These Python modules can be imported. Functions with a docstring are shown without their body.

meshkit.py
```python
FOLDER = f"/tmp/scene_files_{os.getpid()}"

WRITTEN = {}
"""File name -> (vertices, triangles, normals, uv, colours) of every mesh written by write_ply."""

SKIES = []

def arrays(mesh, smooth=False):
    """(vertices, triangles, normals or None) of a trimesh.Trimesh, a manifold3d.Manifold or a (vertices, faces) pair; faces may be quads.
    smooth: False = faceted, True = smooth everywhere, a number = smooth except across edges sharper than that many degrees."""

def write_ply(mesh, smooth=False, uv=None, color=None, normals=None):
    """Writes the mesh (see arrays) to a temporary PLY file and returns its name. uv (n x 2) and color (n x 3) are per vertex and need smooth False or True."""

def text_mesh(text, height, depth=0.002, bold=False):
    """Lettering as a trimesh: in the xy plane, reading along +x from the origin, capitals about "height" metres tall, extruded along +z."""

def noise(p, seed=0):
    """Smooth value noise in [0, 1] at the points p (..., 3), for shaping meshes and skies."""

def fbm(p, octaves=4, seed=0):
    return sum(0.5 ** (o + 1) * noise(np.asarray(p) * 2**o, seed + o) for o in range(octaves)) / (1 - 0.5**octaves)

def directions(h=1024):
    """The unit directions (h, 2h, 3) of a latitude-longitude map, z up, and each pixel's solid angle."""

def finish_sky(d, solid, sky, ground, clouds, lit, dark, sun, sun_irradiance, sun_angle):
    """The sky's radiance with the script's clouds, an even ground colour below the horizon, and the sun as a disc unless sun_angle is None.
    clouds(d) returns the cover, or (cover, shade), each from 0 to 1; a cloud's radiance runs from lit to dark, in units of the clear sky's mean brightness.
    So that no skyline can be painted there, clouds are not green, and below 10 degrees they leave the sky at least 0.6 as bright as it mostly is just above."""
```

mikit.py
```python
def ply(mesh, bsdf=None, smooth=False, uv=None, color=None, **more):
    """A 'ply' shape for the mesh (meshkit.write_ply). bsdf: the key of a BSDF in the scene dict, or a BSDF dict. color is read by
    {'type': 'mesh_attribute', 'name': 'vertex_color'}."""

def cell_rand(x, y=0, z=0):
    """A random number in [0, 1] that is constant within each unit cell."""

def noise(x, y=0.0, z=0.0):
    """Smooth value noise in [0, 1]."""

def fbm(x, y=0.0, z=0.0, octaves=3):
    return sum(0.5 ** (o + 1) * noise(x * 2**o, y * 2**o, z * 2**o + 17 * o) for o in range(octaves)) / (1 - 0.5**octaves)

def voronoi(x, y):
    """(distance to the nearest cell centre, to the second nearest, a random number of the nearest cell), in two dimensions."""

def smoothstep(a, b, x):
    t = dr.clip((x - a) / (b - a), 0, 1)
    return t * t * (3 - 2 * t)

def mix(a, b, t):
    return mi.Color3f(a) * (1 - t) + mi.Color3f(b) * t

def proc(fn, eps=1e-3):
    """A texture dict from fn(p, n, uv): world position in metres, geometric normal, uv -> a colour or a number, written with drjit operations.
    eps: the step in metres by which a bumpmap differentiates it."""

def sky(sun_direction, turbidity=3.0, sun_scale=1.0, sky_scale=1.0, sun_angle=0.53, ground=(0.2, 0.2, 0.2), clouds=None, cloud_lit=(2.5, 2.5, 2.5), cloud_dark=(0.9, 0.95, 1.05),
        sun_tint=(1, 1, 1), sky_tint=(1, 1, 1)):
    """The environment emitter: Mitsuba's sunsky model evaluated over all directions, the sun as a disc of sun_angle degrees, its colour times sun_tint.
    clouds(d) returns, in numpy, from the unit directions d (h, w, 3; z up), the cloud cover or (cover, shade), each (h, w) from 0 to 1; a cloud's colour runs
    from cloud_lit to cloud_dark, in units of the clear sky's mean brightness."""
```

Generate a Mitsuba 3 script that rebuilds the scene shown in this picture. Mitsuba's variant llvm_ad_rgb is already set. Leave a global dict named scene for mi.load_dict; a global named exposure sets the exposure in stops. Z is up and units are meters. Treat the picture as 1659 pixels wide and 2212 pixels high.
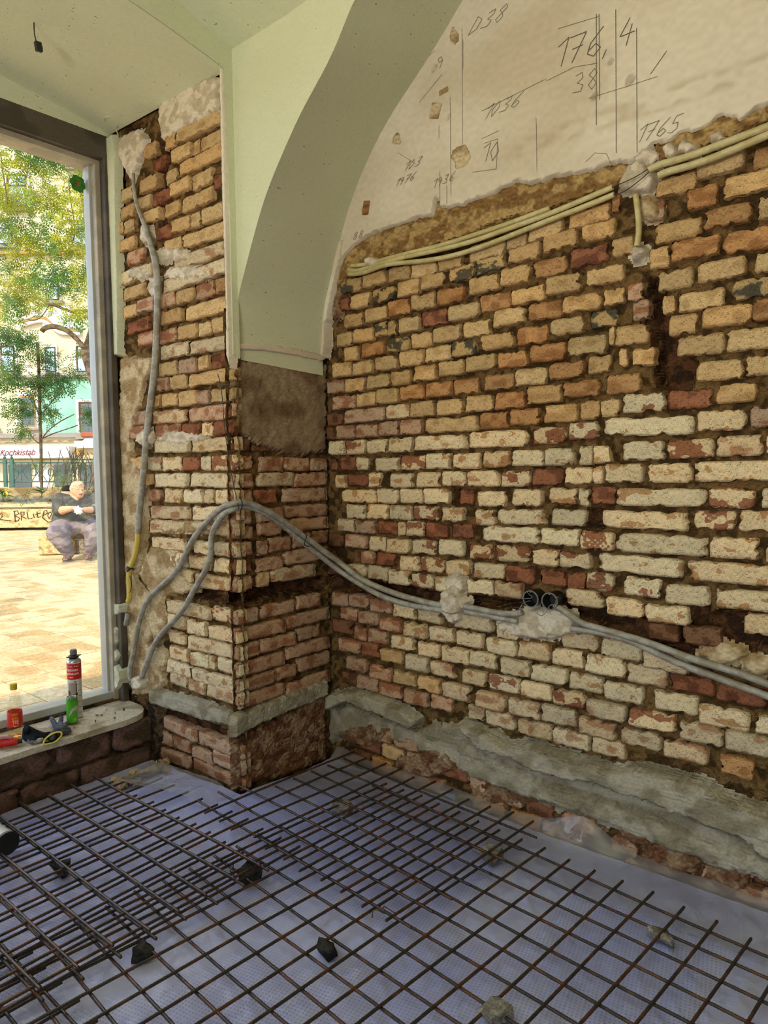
import math, random
import numpy as np, trimesh, drjit as dr, mitsuba as mi, mikit, meshkit
import manifold3d as m3
from mikit import proc, cell_rand, smoothstep, mix

scene, labels = {}, {}
def noise(x, y=0.0, z=0.0):
    """Smooth value noise in [0, 1] that shares the hashing between the corners of a cell."""
    c, t = [], []
    for v, k in ((x, 374761393), (y, 668265263), (z, 2147483647)):
        v = mi.Float(v); i = dr.floor(v); f = v - i
        u = mi.UInt32(mi.Int32(i) + 1000000) * k
        c.append((u, u + k)); t.append(f * f * (3 - 2 * f))
    def corner(h):
        h = (h ^ (h >> 13)) * 1274126177
        return mi.Float((h ^ (h >> 16)) & 0xFFFFFF)
    def edge(s): return dr.lerp(corner(s + c[0][0]), corner(s + c[0][1]), t[0])
    return dr.lerp(dr.lerp(edge(c[1][0] + c[2][0]), edge(c[1][1] + c[2][0]), t[1]), dr.lerp(edge(c[1][0] + c[2][1]), edge(c[1][1] + c[2][1]), t[1]), t[2]) * (1 / 16777215.0)
def fbm(x, y=0.0, z=0.0, octaves=2):
    return sum(0.5 ** (o + 1) * noise(x * 2**o, y * 2**o, z * 2**o + 17 * o) for o in range(octaves)) / (1 - 0.5**octaves)
T = mi.ScalarTransform4f
PI = math.pi

# ------------------------------------------------------------------ camera, sky, exposure
F_PX, YAW, PITCH, ROLL = 1530.0, math.radians(49.72), math.radians(3.55), math.radians(-0.74)
EYE = np.array([0.0, 0.0, 1.5])
FW = np.array([math.sin(YAW) * math.cos(PITCH), math.cos(YAW) * math.cos(PITCH), -math.sin(PITCH)])
_r = np.cross(FW, [0, 0, 1.0]); _r /= np.linalg.norm(_r); _u = np.cross(_r, FW)
RT = math.cos(ROLL) * _r + math.sin(ROLL) * _u
UP = -math.sin(ROLL) * _r + math.cos(ROLL) * _u
scene['camera'] = {'type': 'perspective', 'fov': 2 * math.degrees(math.atan(829.5 / F_PX)), 'fov_axis': 'x', 'near_clip': 0.05, 'far_clip': 500.0,
                   'to_world': T().look_at(origin=EYE.tolist(), target=(EYE + FW).tolist(), up=UP.tolist())}
exposure = 3.75

def sky_clouds(d):
    p = d / np.maximum(d[..., 2:3], 0.08)
    c = meshkit.fbm(p * 1.3 + 3.1, 4, 5)
    return np.clip((c - 0.44) * 5.0, 0, 1) * 0.8, np.clip((c - 0.62) * 2.0, 0, 0.5)
scene['sky'] = mikit.sky((-0.74, -0.16, 0.66), turbidity=3.2, sun_scale=0.28, sky_scale=1.0, ground=(0.30, 0.27, 0.20), clouds=sky_clouds,
                         cloud_lit=(2.6, 2.55, 2.5), cloud_dark=(1.5, 1.52, 1.6), sun_tint=(1.0, 0.92, 0.78), sky_tint=(0.94, 1.0, 1.08))

LAMP = (5.9, 5.4, 4.7)                 # radiance of the two heads of the work light left of the camera, out of the picture

# ------------------------------------------------------------------ helpers
def ray(px, py):
    return FW + (px - 829.5) / F_PX * RT - (py - 1106.0) / F_PX * UP
def onx(px, py, X): d = ray(px, py); return EYE + d * (X / d[0])
def ony(px, py, Y): d = ray(px, py); return EYE + d * (Y / d[1])
def onz(px, py, Z): d = ray(px, py); return EYE + d * ((Z - 1.5) / d[2])
def dep(px, py, D):                                       # at horizontal depth D in front of the camera
    d = ray(px, py); return EYE + d * (D / (d[0] * math.sin(YAW) + d[1] * math.cos(YAW)))

def rgb(r, g, b):
    return [((c / 255 + 0.055) / 1.055) ** 2.4 if c > 10 else c / 255 / 12.92 for c in (r, g, b)]

def put(key, mesh, bsdf, smooth=False, **k):
    if key in scene:
        i = 1
        while f'{key}_{i:03d}' in scene: i += 1
        key = f'{key}_{i:03d}'
    scene[key] = mikit.ply(mesh, bsdf, smooth=smooth, **k)
    return key
_used = {}
def root(name):
    n = _used.get(name, 0); _used[name] = n + 1
    return name if n == 0 else f'{name}_{n:03d}'
def tag(key, label, category=None, group=None, kind=None):
    e = {'label': label}
    if category: e['category'] = category
    if group: e['group'] = group
    if kind: e['kind'] = kind
    labels[key] = e

def join(*ms):
    ms = [m for m in ms if m is not None]
    vs, fs, n = [], [], 0
    for v, f in ms:
        f = np.asarray(f, int)
        if f.shape[1] == 4: f = np.vstack([f[:, [0, 1, 2]], f[:, [0, 2, 3]]])
        vs.append(np.asarray(v, float)); fs.append(f + n); n += len(v)
    return np.vstack(vs), np.vstack(fs)
def vf(m):
    if hasattr(m, 'to_mesh'):
        q = m.to_mesh(); return np.array(q.vert_properties[:, :3], float), np.array(q.tri_verts)
    if isinstance(m, tuple): return m
    return np.array(m.vertices), np.array(m.faces)
def box(x0, x1, y0, y1, z0, z1, b=0.0):
    if b <= 0:
        m = trimesh.creation.box((abs(x1 - x0), abs(y1 - y0), abs(z1 - z0)))
        m.apply_translation(((x0 + x1) / 2, (y0 + y1) / 2, (z0 + z1) / 2)); return vf(m)
    pts = []
    for sx, X in ((1, x0), (-1, x1)):
        for sy, Y in ((1, y0), (-1, y1)):
            for sz, Z in ((1, z0), (-1, z1)):
                pts += [(X, Y + sy * b, Z + sz * b), (X + sx * b, Y, Z + sz * b), (X + sx * b, Y + sy * b, Z)]
    return vf(m3.Manifold.hull_points(np.array(pts)))
def move(m, M):
    v, f = m; M = np.asarray(M, float)
    return v @ M[:3, :3].T + M[:3, 3], f
def frame(o, ex, ey, ez):
    M = np.eye(4); M[:3, 0], M[:3, 1], M[:3, 2], M[:3, 3] = ex, ey, ez, o; return M
def rotz(a, o=(0, 0, 0)):
    c, s = math.cos(a), math.sin(a); return frame(o, (c, s, 0), (-s, c, 0), (0, 0, 1))
def smooth_path(P, step):
    P = np.asarray(P, float)
    if len(P) < 3:
        n = max(2, int(np.linalg.norm(P[1] - P[0]) / step)); return P[0] + (P[1] - P[0]) * np.linspace(0, 1, n)[:, None]
    from scipy.interpolate import PchipInterpolator, CubicSpline
    t = np.r_[0, np.cumsum(np.linalg.norm(np.diff(P, axis=0), axis=1) ** 0.6)]
    cs = CubicSpline(t, P)
    d = cs(np.linspace(0, t[-1], 600)); L = np.r_[0, np.cumsum(np.linalg.norm(np.diff(d, axis=0), axis=1))]
    n = max(3, int(L[-1] / step))
    return np.stack([np.interp(np.linspace(0, L[-1], n), L, d[:, k]) for k in range(3)], 1)
def tube(P, r, n=8, caps=True, helix=0.0, amp=0.0):
    P = np.asarray(P, float); r = np.broadcast_to(np.asarray(r, float), (len(P),))
    tg = np.gradient(P, axis=0); tg /= np.linalg.norm(tg, axis=1, keepdims=True)
    a = np.cross(tg[0], [0.31, 0.2, 0.93]); a /= np.linalg.norm(a); A = [a]
    for k in range(1, len(P)):
        a = A[-1] - tg[k] * (A[-1] @ tg[k]); A.append(a / np.linalg.norm(a))
    A = np.array(A); B = np.cross(tg, A)
    th = np.arange(n) * 2 * PI / n
    v = P[:, None] + r[:, None, None] * (np.cos(th)[None, :, None] * A[:, None] + np.sin(th)[None, :, None] * B[:, None])
    v = v.reshape(-1, 3); i, j = np.meshgrid(np.arange(len(P) - 1), np.arange(n), indexing='ij')
    q = np.stack([i * n + j, i * n + (j + 1) % n, (i + 1) * n + (j + 1) % n, (i + 1) * n + j], -1).reshape(-1, 4)
    f = np.vstack([q[:, [0, 1, 2]], q[:, [0, 2, 3]]])
    if caps:
        m = len(v); v = np.vstack([v, P[:1], P[-1:]]); k = np.arange(n); e = (len(P) - 1) * n
        f = np.vstack([f, np.stack([(k + 1) % n, k, k * 0 + m], 1), np.stack([e + k, e + (k + 1) % n, k * 0 + m + 1], 1)])
    return v, f
def corrugated(P, r, pitch=0.0045, amp=0.07, n=10):
    P = smooth_path(P, pitch / 2)
    return tube(P, r * (1 + amp * np.where(np.arange(len(P)) % 2, 1, -1)), n)
def lathe(prof, n=32, o=(0, 0, 0)):
    prof = np.asarray(prof, float); th = np.arange(n) * 2 * PI / n
    v = np.stack([prof[:, None, 0] * np.cos(th), prof[:, None, 0] * np.sin(th), prof[:, None, 1] + 0 * th], -1).reshape(-1, 3)
    i, j = np.meshgrid(np.arange(len(prof) - 1), np.arange(n), indexing='ij')
    return v + np.asarray(o, float), np.stack([i * n + j, i * n + (j + 1) % n, (i + 1) * n + (j + 1) % n, (i + 1) * n + j], -1).reshape(-1, 4)
def gridfaces(nu, nv):
    i, j = np.meshgrid(np.arange(nu - 1), np.arange(nv - 1), indexing='ij')
    a = i * nv + j
    return np.stack([a, a + nv, a + nv + 1, a + 1], -1).reshape(-1, 4)
def tri(q): return np.vstack([q[:, [0, 1, 2]], q[:, [0, 2, 3]]])
def sdf(S, Tt, poly):
    """Signed distance (positive inside) of the points to a polygon."""
    p = np.stack([S, Tt], -1); poly = np.asarray(poly, float); D = np.full(S.shape, 1e9); ins = np.zeros(S.shape, bool)
    for a, b in zip(poly, np.roll(poly, -1, 0)):
        ab = b - a; t = np.clip(((p - a) @ ab) / max(ab @ ab, 1e-12), 0, 1)
        D = np.minimum(D, np.linalg.norm(p - a - t[..., None] * ab, axis=-1))
        c = (a[1] > p[..., 1]) != (b[1] > p[..., 1])
        ins ^= c & (p[..., 0] < (b[0] - a[0]) * (p[..., 1] - a[1]) / (b[1] - a[1] if b[1] != a[1] else 1e-12) + a[0])
    return np.where(ins, D, -D)
def fb(S, Tt, f, o=3, seed=0, z=0.0):
    return meshkit.fbm(np.stack([S * f, Tt * f, S * 0 + z], -1), o, seed)
def ss(a, b, x):
    t = np.clip((x - a) / (b - a), 0, 1); return t * t * (3 - 2 * t)

class Wall:
    """A wall plane: local s (to the right as seen from the room), t (up), d (out of the wall, towards the room)."""
    def __init__(self, kind, val):
        self.kind, self.val = kind, val
        self.vp = (-983.0, 1033.0) if kind == 'x' else (2122.0, 995.0)
    def world(self, s, t, d):
        s, t, d = np.broadcast_arrays(s, t, d)
        return np.stack([self.val - d, -s, t], -1) if self.kind == 'x' else np.stack([s, self.val - d, t], -1)
    def st(self, px, py, d=0.0):
        if self.kind == 'x': p = onx(px, py, self.val - d); return -p[1], p[2]
        p = ony(px, py, self.val - d); return p[0], p[2]
    def poly(self, pts, d=0.0): return np.array([self.st(x, y, d) for x, y in pts])
    def span(self, xl, xr, yc):
        xm = (xl + xr) / 2; m = (yc - self.vp[1]) / (xm - self.vp[0])
        s0, _ = self.st(xl, yc + m * (xl - xm)); s1, _ = self.st(xr, yc + m * (xr - xm)); _, t = self.st(xm, yc)
        return s0, s1, t
RIGHT, REVEAL, PIER = Wall('x', 2.53), Wall('x', 1.955), Wall('y', 2.52)

def field(w, s0, s1, t0, t1, step, fn, keep=None):
    """A height field on a wall; fn(S, T) -> d; keep(S, T) -> cells to keep."""
    ns, nt = max(3, int((s1 - s0) / step) + 1), max(3, int((t1 - t0) / step) + 1)
    S, Tt = np.meshgrid(np.linspace(s0, s1, ns), np.linspace(t0, t1, nt), indexing='ij')
    d = fn(S, Tt); v = w.world(S, Tt, d).reshape(-1, 3); q = gridfaces(ns, nt)
    if keep is not None:
        k = keep(S, Tt).reshape(-1)[q].any(1); q = q[k]
        used, inv = np.unique(q, return_inverse=True); v = v[used]; q = inv.reshape(q.shape)
    return v, tri(q)
def patch(w, poly, thick, step=0.007, edge=0.006, rough=0.003, f=60, seed=1, base=-0.03, rag=0.006, holes=(), ragf=70):
    """A layer on the wall with the outline poly (s, t), its edge ragged."""
    poly = np.asarray(poly); a, b = poly.min(0) - 0.02, poly.max(0) + 0.02
    def dist(S, Tt):
        D = sdf(S, Tt, poly) + (fb(S, Tt, ragf, 3, seed + 7) - 0.5) * 2 * rag
        for hs, ht, hr in holes:
            D = np.minimum(D, np.hypot(S - hs, Tt - ht) - hr * (0.8 + 0.4 * fb(S, Tt, 90, 2, seed + 3)))
        return D
    def fn(S, Tt):
        D = dist(S, Tt)
        return base + (thick - base) * ss(-edge, edge * 0.3, D) + (fb(S, Tt, f, 3, seed) - 0.5) * 2 * rough
    return field(w, a[0], b[0], a[1], b[1], step, fn, lambda S, Tt: dist(S, Tt) > -edge * 1.2)

CODES = 'otrwvpqkdg'
def brick_mesh(w, s0, s1, tc, h, code, rng, seed, proud=None, nx=13, nz=7, depth=0.045):
    """One brick of the wall: a worn, rounded face with side faces; uv holds its number and kind."""
    wd = s1 - s0; hw, hh = wd / 2, h / 2
    if proud is None: proud = rng.uniform(-0.003, 0.007) - (0.006 if code in 'dr' else 0)
    u, v = np.meshgrid(np.linspace(-1, 1, nx), np.linspace(-1, 1, nz), indexing='ij')
    rc = rng.uniform(0.07, 0.20)                        # corner rounding
    S = u * hw; Tt = v * hh
    k = np.maximum(np.abs(u), np.abs(v)) > 0.999
    cx = np.clip((np.abs(S) - (hw - rc * h)) / (rc * h), 0, 1); cz = np.clip((np.abs(Tt) - (hh - rc * h)) / (rc * h), 0, 1)
    q = np.hypot(cx, cz); sc = np.where(q > 1, 1 / np.maximum(q, 1e-9), 1)
    S = np.sign(S) * (np.abs(S) - (1 - sc) * cx * rc * h); Tt = np.sign(Tt) * (np.abs(Tt) - (1 - sc) * cz * rc * h)
    off = rng.uniform(0, 50)
    chip = meshkit.fbm(np.stack([S * 45 + off, Tt * 45, S * 0], -1), 3, seed % 97)
    pull = np.clip(chip - 0.50, 0, 1) * 0.05 * k
    L = np.hypot(S / hw, Tt / hh) + 1e-9
    S = S - np.sign(S) * pull * (np.abs(u) > 0.999); Tt = Tt - np.sign(Tt) * pull * 0.8 * (np.abs(v) > 0.999)
    a = rng.normal(0, 0.012); c_, s_ = math.cos(a), math.sin(a)
    edge = np.minimum(hw - np.abs(S), hh - np.abs(Tt))
    d = proud + (meshkit.fbm(np.stack([S * 48 + off, Tt * 48 + 9, S * 0], -1), 3, seed % 89) - 0.5) * 0.012 - 0.0045 * np.exp(-np.maximum(edge, 0) / 0.003)
    d = d + S * rng.normal(0, 0.02) + Tt * rng.normal(0, 0.05)
    ring = np.r_[np.arange(nx) * nz, (nx - 1) * nz + np.arange(1, nz), (np.arange(nx - 2, -1, -1)) * nz + nz - 1, np.arange(nz - 2, 0, -1)]
    Sf, Tf, df = S.reshape(-1), Tt.reshape(-1), d.reshape(-1)
    SS = np.r_[Sf, Sf[ring] * 0.985]; TT = np.r_[Tf, Tf[ring] * 0.985]; DD = np.r_[df, df[ring] * 0 - depth]
    sw = (s0 + s1) / 2 + c_ * SS - s_ * TT; tw = tc + s_ * SS + c_ * TT
    n = nx * nz; m = len(ring); i = np.arange(m); j = (i + 1) % m
    f = np.vstack([tri(gridfaces(nx, nz)), np.stack([ring[i], n + i, n + j], 1), np.stack([ring[i], n + j, ring[j]], 1)])
    uv = np.stack([2.0 * seed + 0.5 + 0.9 * (SS / hw) * 0.5, 2.0 * CODES.index(code) + 0.5 + 0.9 * (TT / hh) * 0.5], 1)
    return w.world(sw, tw, DD), f, uv
TILES_R = [
 (700,540,5.184,[
 "160,415,395,k 425,690,325,o 712,960,260,o 970,1260,212,o 1265,1560,132,o",
 "150,270,610,r 285,520,570,o 540,790,505,k 805,1060,420,o 1070,1340,335,o 1395,1680,255,k",
 "210,440,785,o 460,700,720,o 715,960,645,t 970,1245,575,o 1250,1555,510,t",
 "130,305,1000,o 315,540,955,o 560,710,885,k 712,818,875,k 825,1070,835,o 1090,1380,765,r 1385,1734,690,o",
 "215,370,1162,o 415,675,1112,t 705,960,1060,k 965,1212,1010,o 1217,1530,940,o 1545,1860,880,o",
 "90,300,1340,o 315,530,1318,o 560,810,1268,o 840,1110,1212,o 1125,1420,1160,o 1425,1690,1100,k",
 "20,210,1535,p 220,450,1512,o 470,725,1475,o 735,955,1432,o 990,1260,1378,o 1270,1560,1322,o 1580,1860,1280,t",
 ]),
 (1020,380,5.184,[
 "-30,370,835,o 385,605,710,o 625,1010,605,o 1085,1545,450,o 1560,1650,310,t",
 "45,365,990,k 390,745,855,o 790,1170,725,o 1220,1600,605,o",
 "-40,305,1210,o 310,660,1110,o 690,1060,1025,t 1095,1525,890,r 1560,1800,790,o",
 "75,430,1412,t 432,812,1335,o 815,1215,1205,o 1270,1690,1110,o",
 "235,585,1580,o 620,1000,1505,t 1005,1440,1420,o 1465,1700,1345,o",
 ]),
 (1020,660,2.975,[
 "50,265,228,o 278,490,190,t 500,722,132,o 760,935,85,k",
 "-45,145,368,o 158,350,345,t 372,600,303,t 612,860,258,o 880,915,195,o",
 "70,268,490,t 275,485,457,o 490,715,417,t 745,890,378,o",
 "-45,135,630,o 145,345,612,t 350,575,572,o 578,815,535,t 865,1080,505,t",
 "45,235,740,t 238,435,717,t 455,670,695,o 695,818,672,o 820,945,655,o",
 "-24,360,858,w 385,600,835,v 615,805,805,v 850,1000,802,w",
 ]),
 (700,820,2.975,[
 "50,195,147,p 200,330,127,o 335,475,107,o 482,640,82,t 655,815,62,t 832,1000,45,t",
 "10,115,255,d 130,390,230,p 393,545,205,q 550,712,190,o 718,890,178,o",
 "5,72,345,d 78,195,337,p 203,343,330,p 347,480,315,p 485,635,305,p 648,990,290,o",
 "30,128,440,w 135,262,435,v 270,405,430,w 415,570,420,w 582,910,405,w",
 "35,75,545,d 92,195,540,r 200,285,540,w 328,480,545,w 490,650,535,v 655,810,525,w 825,995,522,w",
 "70,135,655,w 145,280,645,r 288,360,645,w 420,565,650,w 585,740,645,w 755,910,637,w 912,1118,637,w",
 "105,330,750,w 332,470,750,w 482,630,750,w 634,805,750,w 868,960,755,r",
 "140,266,850,w 270,405,850,w 418,565,855,w 568,735,858,v 760,895,868,w",
 ]),
 (1020,940,2.975,[
 "65,235,155,w 258,463,147,w 467,655,140,w 690,775,132,w 780,890,125,w",
 "185,376,280,v 380,585,270,r 592,772,262,w 775,840,255,w",
 "35,212,410,w 258,445,402,w 492,672,392,w 685,753,402,v 757,920,388,r",
 "20,145,527,w 162,465,527,w 510,730,530,w",
 "-10,45,632,r 60,436,640,w 440,690,655,w 695,905,680,v",
 "-20,125,750,v 145,370,762,v 380,550,788,w 560,760,805,v",
 ]),
 (700,1100,2.975,[
 "85,193,105,q 197,330,115,p 340,470,120,r 472,523,130,w 526,640,125,v 645,800,137,r 820,960,142,r",
 "20,130,200,d 135,270,207,p 282,393,225,w 396,545,237,w 552,720,246,v 730,890,250,w",
 "190,238,300,d 240,315,310,p 325,450,325,r 485,610,350,w 615,770,360,v 778,940,378,w",
 "20,135,385,d 140,270,398,q 272,405,410,q 410,550,440,w 558,703,460,v 706,890,490,w",
 "45,150,580,p 155,285,592,p 290,430,622,p 440,588,657,w 592,750,683,w 755,880,722,w",
 "95,210,675,p 212,350,700,p 355,495,745,p 505,655,778,w 668,830,808,w 842,1015,840,w",
 "50,175,757,d 190,270,800,p 275,400,822,p 430,575,862,w",
 ]),
 (1020,1220,2.975,[
 "10,205,42,w 207,395,67,r 430,603,85,r 606,725,108,r 728,905,110,v",
 "-40,135,145,w 140,320,160,q 600,840,218,v 850,1000,240,w",
 "-125,130,370,q 150,300,430,w 570,805,492,q",
 "-90,72,495,w 85,275,532,w 288,495,557,w 512,718,602,w 725,987,650,w",
 "-20,155,612,w 175,370,665,w 378,610,705,w 620,835,762,w",
 "-70,85,728,w 95,300,768,v 304,508,812,w 512,725,860,v",
 ]),
 (700,1380,2.975,[
 "598,740,72,w 752,935,107,w",
 "90,225,45,p 232,352,70,r 357,505,112,o 522,665,160,q 680,840,197,q 850,1000,232,q",
 "135,275,167,p 285,430,222,p 435,590,257,o 592,745,297,o 755,935,342,q",
 "100,205,255,d 205,345,290,p 345,500,335,p 508,670,383,p 680,820,415,p",
 "155,290,572,p 293,430,622,p 440,600,672,p",
 "160,225,640,d 228,365,685,r 370,515,738,o 525,708,792,p 712,920,858,r",
 "180,290,765,d 300,435,812,t 440,590,878,t 600,770,935,p",
 ]),
 (1020,1500,2.975,[
 "20,215,47,q 228,435,95,q 442,675,140,q 682,920,222,q",
 "735,975,75,q",
 "-30,75,122,q 80,275,165,q 288,510,228,q 512,755,290,q 765,985,345,q",
 "-20,90,585,p 130,320,660,p 335,520,745,r 570,795,828,p",
 "0,215,712,t 240,440,812,t 445,690,905,p",
 "625,870,738,p",
 ]),
 (1340,240,5.19,[
 "860,1390,590,o 1490,1800,515,t",
 "400,860,820,o",
 "750,1090,960,t 1150,1800,795,o",
 "390,905,1335,o 930,1470,1170,t 1525,1850,1060,o",
 "275,490,1115,p",
 "330,550,1645,o 570,1120,1530,t 1150,1850,1425,t",
 ]),
 (1340,540,5.19,[
 "420,810,330,o 870,1400,222,o 1505,1850,115,o",
 "75,245,470,p 470,610,610,o 655,1160,560,o 1250,1850,415,k",
 "135,320,672,p 540,860,835,o 920,1480,735,o 1490,1800,660,t",
 "-70,310,950,o 640,1170,1065,o 1195,1850,990,o",
 "-20,75,1205,o 130,385,1200,o 850,1380,1350,o 1405,1800,1290,o",
 "-20,260,1475,t",
 ]),
 (1340,820,2.984,[
 "15,290,150,v 300,590,125,r 620,885,85,o",
 "-102,470,300,w 500,810,265,w 840,1100,235,p",
 "18,280,460,w 300,600,447,v 620,915,427,q 945,1100,420,w",
 "-107,145,605,w 180,460,602,w 480,1040,592,w",
 "-18,550,760,w 570,865,765,v 912,1100,765,w",
 "-113,435,908,w 475,740,908,v 762,1050,915,w",
 ]),
 (1340,1100,2.984,[
 "-25,560,228,w 580,890,252,w 940,1100,290,q",
 "-137,400,362,w 440,1050,415,w",
 "25,265,502,v 290,575,557,w 620,1000,588,w",
 "160,440,680,w 800,1050,748,w",
 "-102,150,635,w",
 "170,370,795,d 400,660,822,d",
 ]),
 (1340,1380,2.984,[
 "-127,135,72,w 145,440,150,q",
 "38,300,238,q 310,605,297,r 615,940,367,r",
 "-113,145,352,w 215,498,415,w 502,830,515,w 870,1050,565,w",
 "-218,35,468,q 50,350,530,v 385,665,612,q 675,1050,690,q",
 "5,260,648,q 280,560,730,q 640,870,830,t",
 ]),
 (1340,1660,2.984,[
 "-60,115,505,p 200,480,590,p 520,715,700,p 660,835,660,r 730,1000,825,p 860,1050,705,r",
 "30,240,665,p 260,530,800,r 580,830,890,r",
 ]),
]
TILES_REV = [
 (230,120,3.16,[
 "475,755,490,o 400,473,582,o",
 "640,765,582,o 585,635,622,o 440,580,662,o 250,335,640,o",
 "485,770,712,o 310,400,735,r 402,480,822,o",
 "580,720,840,o 725,775,860,r 430,565,890,o 225,355,872,o 100,180,942,o",
 "500,725,980,o 395,495,1042,o 305,435,960,r 215,300,1000,o 90,190,1062,o",
 "645,790,1077,o 577,643,1120,o 440,572,1152,o 245,355,1092,o 120,200,1162,o 80,116,1175,o",
 "505,780,1230,o 390,500,1292,o 340,440,1205,r 85,190,1287,o",
 "440,790,1370,q 130,250,1372,p",
 "375,800,1510,q 180,310,1472,w 90,178,1512,w",
 "750,810,1570,t 605,745,1602,p 475,600,1640,o 365,473,1665,p 110,255,1612,o",
 "525,800,1730,o 365,515,1780,o 205,330,1702,p 110,203,1742,o",
 "717,805,1840,o 622,713,1862,o 480,617,1885,o 355,475,1912,p 130,290,1842,r",
 "560,825,1977,q 360,555,2012,q 215,325,1932,p",
 "700,830,2082,r 625,697,2097,o 490,620,2120,p 355,485,2140,o",
 ]),
 (230,780,2.353,[
 "412,620,85,o 315,407,105,o 240,312,120,p",
 "525,625,175,o 463,520,185,p 365,460,190,o 280,362,196,o 225,275,205,o",
 "412,635,265,p 230,400,282,q 130,197,290,p",
 "540,640,342,r 480,538,347,w 375,475,352,r 240,370,357,p 110,190,362,p",
 "430,640,425,w 235,425,432,w",
 "535,660,517,v 475,531,520,w 385,473,522,r 285,382,522,w 208,282,522,q 110,197,520,o",
 "420,640,607,w 240,416,607,w 115,232,607,o",
 "545,650,692,w 493,541,690,w 392,490,687,w 295,389,685,w 208,270,682,p",
 "430,640,777,w 215,426,772,q",
 "440,640,850,q 215,436,845,q",
 "540,645,957,w 440,537,950,w 220,400,930,w",
 "540,645,1042,w 410,536,1025,w 300,405,1010,w",
 "440,645,1127,w 310,435,1092,w",
 "530,655,1290,v 300,527,1265,w",
 "515,655,1387,w 405,510,1357,w 305,400,1325,w",
 "405,660,1457,w 320,400,1407,w",
 "555,660,1552,w 520,552,1537,w 420,515,1520,w 320,415,1490,w",
 "430,665,1622,w 300,427,1565,w",
 "510,665,1690,q 415,505,1655,q 320,412,1622,q",
 "465,665,1947,p 280,460,1872,p",
 "540,665,2032,p 430,538,2005,p 335,426,1952,p 275,332,1922,p",
 "430,660,2092,p 280,428,2020,p",
 ]),
]
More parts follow.
